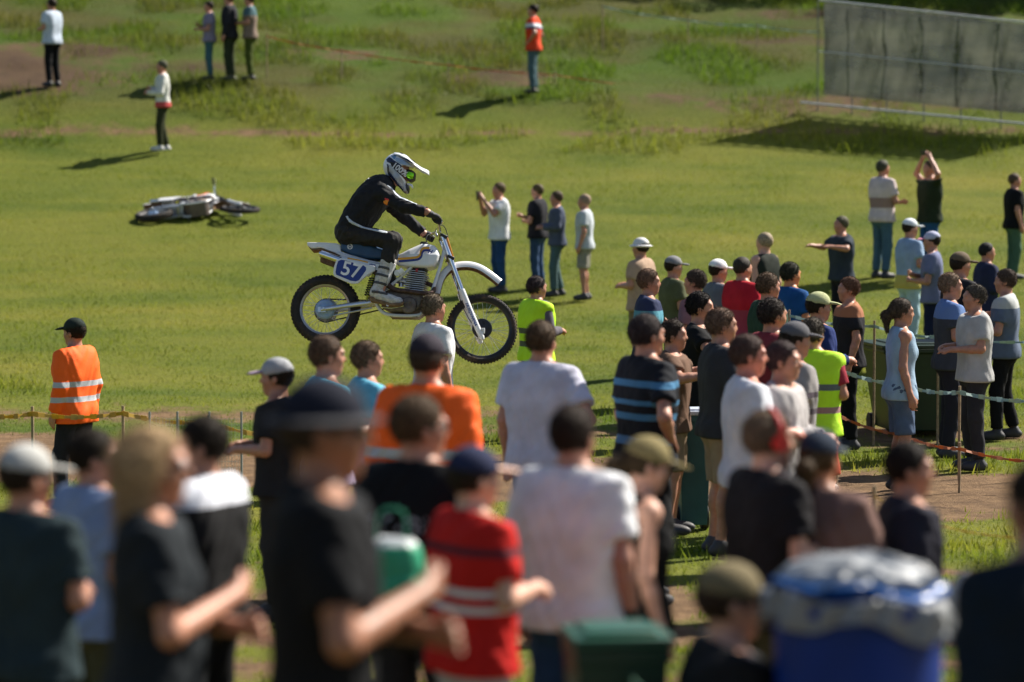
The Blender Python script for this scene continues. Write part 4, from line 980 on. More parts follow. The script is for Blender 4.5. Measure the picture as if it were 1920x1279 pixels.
    def top_():
        ps = up(torso_p(sex, belly, gg + .004), lean)
        ps += up([rc((0, -.1, hem - .02), (0, .1, hem - .02), .126 + gg, k=.05)], lean)
        ps += up([rc((0, s * (.12 if sl_t else .1), 1.43), (0, s * .05, 1.475), .045 + gg, .045 + gg, k=.03) for s in (-1, 1)], lean)
        ps += [el((-.05, s * .07, .9), .098 + gg * .6, k=.05) for s in (-1, 1)]
        ps += up([rc((-.022, -.03, 1.44), (-.022, .03, 1.44), .072 + gg * .5, k=.03)], lean)
        if sl_t:
            for S_, E, W_ in (('sr', 'er', 'wr'), ('sl', 'el', 'wl')):
                a, b_, c = upv(J[S_], lean), upv(J[E], lean), upv(J[W_], lean)
                if sl_t < 1: ps.append(clipped(rc(a, b_, .058 + gg, .056 + gg, k=.03), a, b_, sl_t + .08))
                else: ps += [rc(a, b_, .056 + gg, .046 + gg, k=.03), clipped(rc(b_, c, .046 + gg, .034 + gg, k=.02), b_, c, .95)]
        elif kind == 'vest': ps += [clipped(el(upv(J[q], lean), .07 + gg * .6, k=.04), upv(J[q], lean), upv(J[w], lean), .12) for q, w in (('sr', 'er'), ('sl', 'el'))]
        cl = [((0, 0, -1), -hem + (.02 if seat else 0))] if not lean else [((-math.sin(lean) * 1, 0, -math.cos(lean)), -(math.cos(lean) * (hem - .95)) - .95 * math.cos(lean))]
        nn = A(.35, 0, .94); cl = cl + ([(nn, 1.40)] if not lean else [])
        return fm(ps, vox, 'top', (.0055 if fine else .004) + (.002 if kind == 'jacket' else 0), seed, cl)
    nm = {'tee': 'tshirt', 'long': 'shirt', 'vest': 'vest', 'tank': 'tank_top', 'jacket': 'jacket'}[kind]
    T_ = link(nm, cached(key + (kind, seed % 3, 't'), top_), cm, root)
    if spec.get('under'): 
        k2 = spec['under'][0]
        def un_():
            ps = []
            for S_, E, W_ in (('sr', 'er', 'wr'), ('sl', 'el', 'wl')):
                a, b_, c = upv(J[S_], lean), upv(J[E], lean), upv(J[W_], lean)
                if k2 == 'tee': ps.append(clipped(rc(a, b_, .07, .068, k=.03), a, b_, .7))
                else: ps += [rc(a, b_, .07, .06, k=.03), clipped(rc(b_, c, .06, .046, k=.02), b_, c, .95)]
            ps += up(torso_p(sex, belly, .012), lean)
            return fm(ps, vox, 'sleeves', .003, seed)
        link('shirt', cached(key + (k2, 'u'), un_), cloth(spec['under'][1]), root)
    # ---- legs
    bk, bc = spec.get('bottom', ('trousers', (.02, .025, .04)))[:2]
    def bot_():
        ps = [p for p in torso_p(sex, 0, .012, lo=.5) if p.a[2] < 1.0] + [el((-.05, s * .07, .9), .1, k=.04) for s in (-1, 1)]
        for h_, k_, a_ in (('hr', 'kr', 'ar'), ('hl', 'kl', 'al')):
            a, b_, c = J[h_], J[k_], J[a_]
            if bk == 'shorts': ps.append(clipped(rc(a, b_, .105, .092, k=.03), a, b_, .95))
            else: ps += [rc(a, b_, .1, .074, k=.03), clipped(rc(b_, c, .074, .062, k=.03), b_, c, .93)]
        return fm(ps, vox, 'bottom', .0055, 4, [((0, 0, 1), 1.0)])
    link('shorts' if bk == 'shorts' else 'trousers', cached(key + (bk,), bot_), cloth(bc), root)
    for s, a_ in ((-1, 'ar'), (1, 'al')):
        link('shoe', cached(key + ('shoe', s), lambda: fm(foot(J[a_], .01), vox, 'shoe', clips=[((0, 0, -1), 0.)] if not seat else ())), mat('shoe', spec.get('shoe', (.03, .03, .035)), .6), root)
    # ---- hair, hats, glasses, eyes: on the head
    hk = (turn, nod, lean, vox)
    hair = spec.get('hair', ('short', (.03, .02, .012)))
    if hair[0]:
        def hair_():
            c = HC
            ps = [el(c + (-.018, 0, .028), (.108, .087, .104), k=.02, clips=[(A(.86, 0, -.5), A(.86, 0, -.5) @ (c + (.045, 0, .03)))])]
            if hair[0] == 'long': ps += [rc(c + (-.06, s * .045, .0), c + (-.075, s * .05, -.22), .055, .03, k=.04) for s in (-1, 0, 1)] + [rc(c + (-.01, s * .078, .03), c + (-.03, s * .085, -.16), .026, .018, k=.03) for s in (-1, 1)]
            if hair[0] == 'tied': ps += [rc(c + (-.1, 0, .01), c + (-.15, 0, -.03), .035, .045, k=.03), rc(c + (-.15, 0, -.03), c + (-.14, 0, -.17), .04, .015, k=.03)]
            if hair[0] == 'bun': ps += [el(c + (-.12, 0, .04), .045, k=.01)]
            if hair[0] == 'beard': ps += [rc(c + (.055, s * .03, -.09), c + (.03, s * .055, -.05), .032, .022, k=.03) for s in (-1, 1)]
            return fm(H(ps), vox, 'hair', .0035, 2, sc=2.)
        hm = cached(hk + (hair[0],), hair_)
        if vox < .02: hm = fringe(hm, .05 if hair[0] == 'long' else (.016 if not spec.get('hat') else .008), seed, .0012 if vox < .012 else .0022)
        link('hair', hm, mat('hair', [q * .7 for q in hair[1]], .6, var=.5, scale=60, bump=.6, bscale=120, spec=.15), root)
    hat = spec.get('hat')
    if hat:
        c = HC; brimc = hat[2] if len(hat) > 2 else hat[1]
        zc_ = A(-.16, 0, -1); zc_ /= np.linalg.norm(zc_)
        def crown_():
            return fm(H([el(c + (-.012, 0, .04), (.113, .092, .1), k=.02, clips=[(zc_, zc_ @ (c + (0, 0, .028)))])]), vox, 'hat', .001, 3)
        def brim_():
            if hat[0] == 'cap': ps = [el(c + (.115, 0, .036), (.095, .078, .009 if fine else .013), rot=roty(.16), k=.02, clips=[(A(-1, 0, 0), -(c[0] + .075))])]
            elif hat[0] == 'bucket': ps = [el(c + (-.01, 0, .03), (.155, .14, .014), k=.02)]
            else: ps = [el(c + (-.01, 0, .032), (.2, .18, .013), k=.02)]
            return fm(H(ps), vox, 'brim')
        ht = link('hat', cached(hk + ('crown',), crown_), cloth(hat[1], name='hat_cloth'), root)
        link('brim', cached(hk + (hat[0],), brim_), cloth(brimc, name='hat_cloth'), ht)
    if spec.get('glasses') and vox < .016:
        def gl_():
            c = HC; ps = [el(c + (.094, s * .034, .004), (.008, .029, .02), rot=rotz(s * .25), k=.006) for s in (-1, 1)]
            ps += [rc(c + (.098, -.01, .01), c + (.098, .01, .01), .006, k=.006)] + [rc(c + (.085, s * .062, .01), c + (-.0, s * .084, .006), .006, k=.006) for s in (-1, 1)]
            return fm(H(ps), min(vox, .007), 'sunglasses')
        link('sunglasses', cached(hk + ('gl',), gl_), mat('dark_lens', spec['glasses'] if isinstance(spec['glasses'], tuple) else (.012, .01, .01), .12, coat=.5), root)
    elif vox < .014:
        for s in (-1, 1):
            e = MB(); o = nk + HM @ (HC + A(.0795, s * .031, .004) - A(-.01, 0, 1.5)); e.lathe([(.001, -.012), (.008, -.009), (.012, 0), (.008, .009), (.001, .012)], (0, 0, 0), 'x', 14)
            e.lathe([(.0055, .0105), (.0048, .0112), (.001, .0122)], (0, 0, 0), 'x', 12); e.v = [tuple(A(*v) + o) for v in e.v]
            e.build('eye', mat('eye_white', (.6, .58, .55), .3), root)
    if spec.get('print'):
        side, colp = spec['print']
        pm = MB(); 
        for r_ in range(2):
            for q in range(7):
                pm.box((0, -.12 + q * .04, 1.29 - r_ * .035), (.004, .03 - .008 * ((q * 3 + r_) % 3), .018))
        o = pm.build('shirt_print', mat('shirt_print', colp, .8), T_); o.location = (side * (.138 if side < 0 else .145), 0, 0)
    if spec.get('watch'):
        w_ = J['wr']; d = (J['wr'] - J['er']); d /= np.linalg.norm(d); m_ = MB(); q = w_ - d * .02
        m_.tube([q - d * .018, q + d * .018], .036, 20); m_.build('wristwatch', mat('watch', (.02, .02, .02), .4), root)
    if spec.get('headset'):
        m_ = MB(); o = nk - A(-.01, 0, 1.5)
        for s in (-1, 1): m_.tube([HC + A(-.005, s * .082, -.005), HC + A(-.005, s * .115, -.005)], .036, 18)
        m_.tube([HC + A(-.005, s * .1, z) for s, z in ((-1, .02), (-1, .07))] + [HC + A(-.005, 0, .135)] + [HC + A(-.005, .1, .07), HC + A(-.005, .1, .02)], .01, 8, smooth=4)
        m_.v = [tuple(nk + HM @ (A(*v) - A(-.01, 0, 1.5))) for v in m_.v]; m_.build('ear_defenders', mat('red_plastic', (.6, .02, .02), .35), root)
    return root, J
DBG = []
def person(x, y, s, face, label, **spec):
    """x, y: top of the head in the photograph; s: photograph pixels per metre there; face: 0 looks to the right, 90 looks away"""
    Y = FPX / s; p = W(x, y, Y); vox = .0085 if s > 430 else (.011 if s > 280 else (.016 if s > 170 else .022)); spec['vox'] = spec.get('vox', vox)
    root, J = make_person(spec)
    gz = float(ground_z(p.x, Y)) + .01
    if spec.get('seat'):
        sc = spec.get('h', 1.75) / 1.75; root.location = (p.x, Y, p.z - 1.75 * sc); hgt = 1.75 * sc
    else:
        top = 1.775 if spec.get('hat') else 1.755
        if spec.get('lean'): top = (upv(A(0, 0, 1.75), spec['lean']))[2]
        sc = (p.z - gz) / top; hgt = sc * 1.75; DBG.append((x, y, s, round(hgt, 2)))
        if not .82 < hgt / 1.75 < 1.13: sc = max(.84, min(1.1, hgt / 1.75))
        root.location = (p.x, Y, gz)
    root.scale = (sc, sc, sc); root.rotation_euler = (0, 0, R(face))
    lx = spec.get('lean', 0)
    if lx: root.location.x -= math.sin(lx) * .75 * math.cos(R(face)) * sc; root.location.y -= math.sin(lx) * .75 * math.sin(R(face)) * sc
    tag(root, label, 'person', spec.get('group', 'spectators watching the race'))
    return root, J
BLK = (.007, .0075, .009); NAVY = (.012, .018, .05); JEAN = (.035, .07, .15); WHT = (.68, .69, .71); GRY = (.2, .21, .23); KHA = (.2, .16, .09); TAN = (.42, .2, .13); PALE = (.55, .3, .21); OLV = (.06, .06, .03)
person(604, 700, 725, 4, 'nearest man, tanned, in black brimmed hat and black t-shirt, arms folded', top=('tee', BLK), bottom=('trousers', (.03, .033, .045)), pose='crossed', hat=('bucket', (.012, .014, .025), (.05, .05, .055)), hair=('short', (.05, .035, .025)), skin=(.3, .13, .07), glasses=True, seed=1, stance=1, turn=-.05)  # brim greyer than the crown: sunlight on it painted into the colour
person(284, 800, 640, 8, 'blonde woman in sunglasses and dark t-shirt with folded arms at the lower left', sex='f', top=('tee', (.014, .018, .022)), bottom=('trousers', (.03, .11, .24)), pose='crossed', hair=('long', (.62, .42, .22)), glasses=(.05, .02, .012), seed=2, belly=.6, skin=(.44, .2, .12), turn=-.15)
person(380, 782, 470, 150, 'dark haired man in black t-shirt with white shoulder behind the blonde woman', top=('tee', (.014, .014, .015), [(1.38, 1.6, (.62, .64, .7))]), bottom=('trousers', BLK), pose='front', seed=0, turn=.6)
person(172, 806, 470, 40, 'dark haired person in pale blue shirt behind the blonde woman at the left', top=('tee', (.22, .29, .45)), bottom=('trousers', OLV), pose='hang', glasses=True, seed=1, turn=-.5)
person(45, 828, 540, 60, 'person in grey cap and dark teal t-shirt at the left edge of the crowd', top=('tee', (.02, .035, .04)), bottom=('shorts', BLK), hat=('cap', (.4, .4, .38)), pose='front', seed=2, turn=-.4)
person(782, 742, 495, 58, 'brown haired man in black t-shirt with white back print beside the brimmed hat', top=('tee', BLK), bottom=('trousers', (.02, .02, .022)), pose='one_hip', hair=('short', (.12, .07, .035)), print=(-1, (.4, .43, .5)), seed=0, stance=1, belly=.4, glasses=True, turn=-.6)
person(886, 832, 525, 30, 'person in red and white racing shirt and pale shorts wearing a white peaked orange cap', top=('tee', (.5, .015, .012), [(1.1, 1.13, (.6, .6, .62)), (1.17, 1.2, (.6, .6, .62)), (1.34, 1.37, (.05, .02, .03))]), bottom=('shorts', (.38, .4, .42)), hat=('cap', (.02, .025, .06), (.85, .6, .5)), pose='front', seed=1, skin=PALE, belly=.7)
person(1074, 762, 480, 62, 'dark haired man seen from behind in a plain white t-shirt and blue jeans', top=('tee', (.74, .75, .77)), bottom=('trousers', (.02, .055, .13)), pose='hang', hair=('short', (.035, .02, .012)), seed=2, watch=True, stance=1, belly=.4, skin=(.4, .2, .14))
person(1200, 812, 465, 12, 'woman in khaki cap and black sleeveless top beside the man in white', sex='f', top=('tank', BLK), bottom=('trousers', (.02, .02, .022)), hat=('cap', (.22, .18, .08)), pose='hang', hair=('tied', (.06, .04, .02)), seed=1, skin=PALE, nod=.2)
person(1440, 770, 470, 24, 'broad man in black t-shirt with a red strap at his ear', top=('tee', (.012, .011, .013)), bottom=('shorts', OLV), pose='front', hair=('short', (.2, .13, .08)), seed=2, belly=.8, skin=PALE, headset=True)
person(1535, 802, 470, 58, 'person in navy cap and dusty pink patterned shirt seen from behind', top=('tee', (.17, .1, .085)), bottom=('trousers', NAVY), hat=('cap', (.02, .03, .05), (.25, .3, .33)), pose='crossed', hair=('tied', (.09, .05, .02)), seed=0, belly=.6, skin=(.35, .16, .09))
person(1704, 830, 465, 6, 'slim dark haired man in dark navy t-shirt at the right of the front crowd', top=('tee', (.02, .02, .032)), bottom=('trousers', (.015, .017, .03)), pose='hang', hair=('short', (.02, .013, .01)), seed=1, turn=-.2)
pr, J_ = person(1366, 1062, 590, 10, 'seated person in camouflage cap and black jacket low at the bottom of the crowd', top=('jacket', (.013, .013, .014)), bottom=('trousers', KHA), hat=('cap', (.16, .13, .07), (.03, .04, .06)), pose='front', hair=('short', (.05, .03, .02)), glasses=True, seat=True, seed=2, skin=PALE, h=1.7)
seated = pr
person(1958, 860, 760, 120, 'person in dark navy jacket close at the right edge', top=('jacket', (.006, .012, .02)), bottom=('trousers', (.01, .012, .02)), pose='hang', seed=0)
person(1262, 600, 235, -10, 'person in brown t-shirt with bare forearms right of the striped shirt', top=('tee', (.13, .075, .05)), bottom=('shorts', (.25, .18, .12)), pose='wide', hair=('short', (.06, .04, .03)), seed=0)
person(1352, 578, 250, 10, 'person in charcoal t-shirt and tan shorts behind the red faced man', top=('tee', (.035, .035, .04)), bottom=('shorts', (.28, .2, .13)), pose='crossed', hair=('short', (.2, .12, .08)), seed=1)
person(1448, 560, 235, 25, 'person in maroon t-shirt between the blue shirt and the pale grey shirt', top=('tee', (.2, .03, .04)), bottom=('trousers', (.03, .03, .04)), pose='front', hair=('short', (.05, .035, .03)), seed=2)
person(1490, 600, 262, 10, 'person in grey striped shirt left of the yellow vest', top=('tee', (.3, .28, .28), [(1.0, 1.04, (.1, .08, .1)), (1.12, 1.16, (.1, .08, .1)), (1.24, 1.28, (.1, .08, .1))]), bottom=('shorts', (.2, .12, .09)), pose='hang', hat=('cap', (.1, .1, .11)), seed=0)
person(1800, 470, 170, 20, 'person in black t-shirt and brown cap behind the pale grey t-shirt', top=('tee', (.02, .02, .025)), bottom=('trousers', (.04, .04, .05)), pose='crossed', hat=('cap', (.12, .09, .06)), seed=1)
person(1690, 560, 205, 5, 'person in pale blue vest top beside the dark green container', top=('tank', (.3, .42, .55)), bottom=('shorts', (.08, .12, .2)), pose='hang', hair=('tied', (.1, .07, .05)), sex='f', seed=0)
person(688, 640, 280, 15, 'person in pink and cyan t-shirt just left of the orange marshal below the bike', top=('tee', (.12, .4, .55), [(.7, 1.25, (.55, .25, .35))]), bottom=('trousers', (.03, .04, .08)), pose='front', hair=('short', (.2, .13, .08)), seed=1)
person(1262, 478, 160, 15, 'person in olive t-shirt and grey cap right of the white bucket hat', top=('tee', (.09, .1, .05)), bottom=('trousers', (.03, .035, .05)), pose='front', hat=('cap', (.2, .2, .21)), seed=0)
person(1304, 506, 178, 160, 'person in dusty mauve t-shirt behind the leaning black t-shirt', top=('tee', (.22, .12, .14)), bottom=('shorts', (.1, .1, .12)), pose='crossed', hair=('short', (.1, .07, .05)), seed=1)
person(1440, 512, 190, 20, 'person in dark green t-shirt between the red and the bright blue shirts', top=('tee', (.02, .05, .03)), bottom=('trousers', (.03, .03, .04)), pose='front', hair=('short', (.16, .1, .06)), seed=2)
G = 'race marshals in high visibility clothing'; BND = [(1.0, 1.05, (.45, .47, .5)), (1.14, 1.19, (.45, .47, .5))]
person(140, 594, 215, 150, 'marshal in orange high visibility jacket standing alone on the grass at the left', top=('jacket', (1.0, .13, .012), BND), hivis=True, bottom=('trousers', (.02, .02, .025)), hat=('cap', (.02, .03, .025)), pose='hang', group=G, seed=1, stance=1)
person(800, 622, 350, 72, 'marshal in orange high visibility jacket and dark cap among the crowd below the bike', top=('jacket', (1.0, .13, .012), BND), hivis=True, bottom=('trousers', (.1, .1, .1)), hat=('cap', (.03, .025, .035)), pose='hang', group=G, seed=2, stance=1, hair=('short', (.06, .04, .03)))
person(612, 630, 300, 20, 'brown haired person in cyan t-shirt behind the black brimmed hat', top=('tee', (.1, .42, .6), [(.8, 1.2, (.5, .42, .6))]), bottom=('trousers', NAVY), pose='front', hair=('short', (.13, .08, .05)), seed=0)
person(520, 668, 300, 170, 'person in flat grey cap and black t-shirt left of the black brimmed hat', top=('tee', (.02, .02, .022)), bottom=('trousers', (.03, .03, .03)), hat=('cap', (.35, .36, .38), (.4, .3, .4)), pose='front', seed=1)
person(1015, 602, 290, 62, 'man in white shirt and jeans seen from behind under the front wheel', top=('tee', (.5, .5, .6)), bottom=('trousers', (.015, .05, .1)), pose='one_hip', hair=('short', (.1, .06, .03)), seed=2, stance=1)
person(1006, 518, 175, 30, 'marshal in yellow high visibility vest behind the front wheel', top=('vest', (.5, .85, .02), [(1.0, 1.06, (.08, .1, .06)), (1.14, 1.2, (.08, .1, .06))]), hivis=True, under=('long', (.12, .11, .13)), bottom=('trousers', (.1, .05, .05)), pose='front', group=G, hair=('short', (.07, .05, .05)))
person(812, 552, 205, 30, 'person in white shirt half hidden behind the engine of the bike', top=('tee', WHT), bottom=('shorts', KHA), pose='hang', hair=('short', (.2, .15, .1)), seed=1)
pA, _ = person(936, 342, 125, 200, 'person in white t-shirt raising a phone on the slope behind the front mudguard', top=('tee', WHT), bottom=('trousers', (.02, .06, .16)), pose='photo', hair=('short', (.13, .09, .04)), seed=2)
person(1008, 345, 124, 160, 'person in black top on the slope between two shirts', top=('tee', (.015, .015, .02)), bottom=('trousers', JEAN), pose='crossed', hair=('short', (.12, .09, .04)), seed=0)
person(1044, 358, 126, 185, 'person in slate blue shirt standing close to the person in black', top=('long', (.07, .085, .13)), bottom=('trousers', (.07, .12, .13)), pose='front', hair=('short', (.1, .07, .04)), seed=1, stance=1)
person(1096, 364, 127, 170, 'person in pale grey t-shirt and khaki shorts, rightmost of four on the slope', top=('tee', (.42, .46, .5)), bottom=('shorts', (.25, .24, .2)), pose='hang', hair=('short', (.4, .28, .2)), seed=2)
person(1202, 444, 150, 150, 'person in white bucket hat and tan shirt', top=('tee', (.4, .28, .2)), bottom=('shorts', KHA), hat=('bucket', (.66, .66, .66)), pose='front', seed=0)
person(1216, 505, 180, 0, 'person with pale cyan and navy t-shirt beneath the white bucket hat', top=('tee', (.1, .3, .38), [(.7, 1.2, (.02, .03, .05)), (1.36, 1.6, (.03, .04, .09))]), bottom=('shorts', (.1, .06, .05)), pose='crossed', glasses=(.3, .08, .1), hair=('short', (.25, .15, .1)), seed=1)
person(1212, 590, 290, 28, 'person in black t-shirt with blue stripes and black trousers', top=('tee', (.013, .015, .02), [(1.33, 1.37, (.06, .18, .32)), (1.22, 1.25, (.06, .18, .32)), (1.13, 1.17, (.06, .18, .32)), (.98, 1.03, (.07, .16, .3))]), bottom=('trousers', BLK), pose='one_hip', hair=('short', (.05, .035, .035)), seed=2, stance=1)
person(1346, 484, 165, 20, 'person in white cap and grey shirt in the middle of the right hand crowd', top=('tee', (.13, .14, .17)), bottom=('trousers', (.06, .05, .05)), hat=('cap', (.72, .72, .72)), pose='front', seed=0)
person(1434, 436, 150, 140, 'fair haired person in black vest top, tallest of the middle crowd', top=('tank', (.02, .025, .02)), bottom=('trousers', (.1, .02, .03)), pose='hang', hair=('short', (.42, .33, .22)), seed=1, skin=PALE)
person(1392, 482, 167, 35, 'person in plain red t-shirt with dark trousers', top=('tee', (.45, .015, .03), [(.8, 1.2, (.33, .05, .08))]), bottom=('trousers', NAVY), pose='hang', hair=('short', (.05, .04, .03)), seed=2)
person(1482, 492, 172, 30, 'person in bright blue shirt with dark olive hair', top=('tee', (.01, .07, .22)), bottom=('trousers', (.02, .02, .06)), pose='front', hair=('short', (.05, .05, .03)), seed=0, skin=(.5, .2, .08))
person(1534, 545, 205, 10, 'person in cream cap and navy long sleeves by the yellow vest', top=('long', (.015, .03, .13)), bottom=('trousers', NAVY), hat=('cap', (.38, .4, .22)), pose='front', seed=1)
person(1312, 548, 215, -8, 'person in black t-shirt leaning over with bare forearms in front of the red shirt', top=('tee', BLK), bottom=('trousers', (.02, .03, .05)), pose='wide', hair=('short', (.02, .015, .015)), seed=2)
person(1402, 628, 305, 4, 'red faced man in white t-shirt looking to the right', top=('tee', (.58, .6, .66)), bottom=('trousers', (.1, .12, .2)), pose='front', hair=('short', (.1, .06, .05)), skin=(.5, .18, .12), seed=0, belly=.8)
person(1524, 596, 240, 60, 'marshal in yellow high visibility vest with silver bands at the right', top=('vest', (.5, .85, .03), [(1.02, 1.07, (.35, .2, .2)), (1.2, 1.25, (.12, .14, .16))]), hivis=True, under=('tee', (.3, .03, .05)), bottom=('shorts', (.4, .06, .03)), pose='front', group=G, seed=1, hair=('short', (.1, .08, .06)), stance=1, h=1.8)
person(1468, 640, 300, -20, 'person in pale grey long sleeved shirt right of the red faced man', top=('long', (.4, .38, .38)), bottom=('trousers', (.05, .03, .03)), pose='front', hair=('short', (.08, .05, .05)), seed=2)
person(1578, 405, 138, 200, 'man in dark t-shirt with his forearms held out on the slope', top=('tee', (.03, .04, .055)), bottom=('trousers', (.015, .015, .02)), pose='wide', hair=('short', (.12, .11, .06)), seed=0)
person(1592, 520, 180, 185, 'person all in black standing under the man with outstretched forearms', top=('tee', (.02, .02, .025), [(1.36, 1.6, (.35, .15, .08))]), bottom=('trousers', BLK), pose='hang', hair=('short', (.2, .1, .06)), seed=1)
person(1655, 300, 122, 30, 'person in pale pink shirt and jeans on the grass at the upper right', top=('tee', (.6, .5, .5), [(1.05, 1.2, (.3, .2, .18))]), bottom=('trousers', (.06, .12, .17)), pose='crossed', hair=('short', (.08, .08, .05)), seed=2)
pB, _ = person(1744, 300, 122, 200, 'person with both arms raised to the eyes in dark green t-shirt and jeans', top=('tee', (.02, .03, .015)), bottom=('trousers', (.02, .08, .2)), pose='overhead', hair=('short', (.06, .05, .03)), seed=0)
person(1706, 408, 142, 20, 'person in white cap, pale blue shirt and pale trousers', top=('tee', (.25, .35, .5), [(.8, 1.02, (.5, .42, .1))]), bottom=('trousers', (.35, .5, .58)), hat=('cap', (.62, .66, .7)), pose='front', glasses=True, seed=1)
person(1748, 432, 147, 170, 'person in lilac cap with a pink brim', top=('tee', (.15, .17, .28)), bottom=('trousers', NAVY), hat=('cap', (.45, .47, .62), (.75, .3, .4)), pose='crossed', seed=2)
person(1782, 512, 185, 0, 'person in denim blue and charcoal shirt with bare forearms by the green bin', top=('tee', (.045, .05, .065), [(1.33, 1.6, (.12, .2, .42))]), bottom=('trousers', (.02, .02, .03)), pose='front', hair=('short', (.3, .2, .13)), seed=0)
person(1828, 534, 192, 190, 'person in pale grey t-shirt next to the green bin', top=('tee', (.4, .4, .4)), bottom=('trousers', (.03, .03, .035)), pose='front', hair=('short', (.12, .1, .08)), seed=1)
person(1850, 455, 150, 10, 'dark haired person in sunglasses and dark blue shirt near the right edge', top=('long', (.02, .025, .06)), bottom=('trousers', NAVY), pose='front', hair=('short', (.02, .02, .02)), glasses=True, seed=2)
person(1886, 505, 175, 165, 'person in grey blue t-shirt and long black trousers at the right edge', top=('tee', (.1, .13, .19), [(1.36, 1.6, (.4, .42, .42))]), bottom=('trousers', BLK), pose='crossed', hair=('short', (.12, .08, .06)), seed=0, stance=1)
person(1902, 325, 122, 10, 'person in black t-shirt high at the right edge', top=('tee', BLK), bottom=('trousers', (.06, .12, .08)), pose='hang', hair=('short', (.12, .08, .05)), seed=1)
GB = 'people standing far up the bank'
person(97, -3, 95, 150, 'far person in pale blue shirt and black trousers at the upper left', top=('tee', (.45, .52, .62)), bottom=('trousers', BLK), pose='front', group=GB, seed=0)
person(304, 113, 101, 190, 'far person in white shirt with red hem and olive trousers standing near the lying motorcycle', top=('long', (.62, .63, .6), [(.8, .95, (.5, .08, .08))]), bottom=('trousers', (.035, .04, .018)), pose='crossed', group=GB, seed=1, shoe=(.5, .5, .5), stance=1, hair=('short', (.1, .1, .06)))
person(392, 2, 94, 190, 'far person in grey lilac shirt and jeans, left of a trio on the bank', top=('tee', (.22, .2, .28)), bottom=('trousers', (.05, .12, .14)), pose='crossed', group=GB, seed=2)
person(430, -14, 94, 170, 'far person in black top, middle of a trio on the bank', top=('long', (.02, .02, .025)), bottom=('trousers', (.03, .04, .02)), pose='hang', group=GB, seed=0)
person(468, -12, 94, 180, 'far person in teal top and green trousers, right of a trio on the bank', top=('tee', (.2, .15, .12), [(1.3, 1.6, (.07, .13, .15))]), bottom=('trousers', (.06, .08, .015)), pose='front', group=GB, seed=1)
person(1000, 8, 95, 170, 'far person in orange red shirt with white chest band and jeans', top=('tee', (.62, .06, .02), [(1.3, 1.37, (.65, .65, .7)), (1.265, 1.3, (.05, .06, .16))]), bottom=('trousers', (.07, .12, .14)), pose='hips', group=GB, seed=2)

def phone(root, at, label, tall=True):
    mb = MB(); mb.box((0, 0, 0), (.009, .075, .15) if tall else (.009, .15, .075)); o = mb.build('smartphone', mat('phone_black', (.015, .015, .018), .25), bevel=.006)
    mb = MB(); mb.box((-.006, 0, 0), (.003, .066, .138) if tall else (.003, .138, .066)); mb.build('screen', mat('phone_glass', (.05, .06, .07), .1), o)
    m = Matrix.Translation(root.location) @ root.rotation_euler.to_matrix().to_4x4() @ Matrix.Scale(root.scale[0], 4); o.location = m @ Vector(at); o.rotation_euler = root.rotation_euler; tag(o, label, 'phone')
phone(pA, (.375, 0, 1.545), 'dark smartphone held up by the person in white on the slope')
phone(pB, (.12, 0, 1.86), 'dark smartphone held overhead by the person with raised arms', False)

# ------------------------------------------------------------------ motorcycle lying on the slope
fb = make_bike('orange', None)
c = W(368, 380, 48.3); c.z = float(ground_z(c.x, c.y)) + .2
fb.location = c; fb.rotation_euler = (Matrix.Rotation(R(-8), 3, 'Y') @ Matrix.Rotation(R(6), 3, 'Z') @ Matrix.Rotation(R(-79), 3, 'X')).to_euler()
tag(fb, 'pale motocross bike with orange panels lying on its side on the grass', 'motorcycle')

# ------------------------------------------------------------------ marker tapes on stakes
def gpt(px, py, Y): p = W(px, py, Y); return p
M_post = mat('wood_stake', (.3, .22, .13), .8, var=.3, scale=30)
M_post2 = mat('grey_stake', (.25, .26, .24), .6)
def tape_line(label, cat, pts, m, w=.05, sag=.06, posts=True, pm=None, group='barrier tapes along the course'):
    root = empty('barrier_tape'); P3 = [gpt(*p) for p in pts]; root.location = (P3[0].x, P3[0].y, float(ground_z(P3[0].x, P3[0].y)))
    o = Vector(root.location); mb = MB()
    for i in range(len(P3) - 1):
        a, b_ = P3[i] - o, P3[i + 1] - o; n = 14
        for k in range(n):
            t0, t1 = k / n, (k + 1) / n; q0 = a.lerp(b_, t0); q1 = a.lerp(b_, t1); q0.z -= sag * 4 * t0 * (1 - t0); q1.z -= sag * 4 * t1 * (1 - t1)
            w0 = w / 2 * (.75 + .25 * math.sin(k * 2.1 + i)); 
            u = Vector((0, .004, 0)); h = Vector((0, .3 * w * math.sin(k * 1.3), w0))
            mb.add([q0 - h - u, q1 - h - u, q1 + h - u, q0 + h - u, q0 - h + u, q1 - h + u, q1 + h + u, q0 + h + u], [(0, 1, 2, 3), (7, 6, 5, 4), (0, 4, 5, 1), (1, 5, 6, 2), (2, 6, 7, 3), (3, 7, 4, 0)])
    mb.build('tape', m, root)
    if posts:
        for q in P3:
            gz = float(ground_z(q.x, q.y)) - .15; ps = MB(); ps.tube([Vector((q.x, q.y + .02, gz)) - o, Vector((q.x, q.y + .02, q.z + .06)) - o], .013, 8); ps.build('stake', pm or M_post, root)
    tag(root, label, cat, group)
t_or = mat('orange_tape', (.5, .17, .06), .4, trans=.3); t_yl = mat('yellow_tape', (.55, .36, .05), .4, trans=.3); t_wh = mat('pale_tape', (.3, .42, .38), .4, trans=.3); t_rb = mat('steel_rope', (.5, .5, .48), .5)
tape_line('thin orange tape strung across the upper bank', 'barrier tape', [(500, 68, 57), (640, 95, 57), (840, 122, 57), (1040, 140, 57), (1260, 168, 57)], t_or, .03, .03)
tape_line('pale tape running high above the bank to the grey banner', 'barrier tape', [(1130, 12, 60), (1290, 38, 60), (1420, 48, 60), (1540, 60, 60)], t_wh, .03, .03)
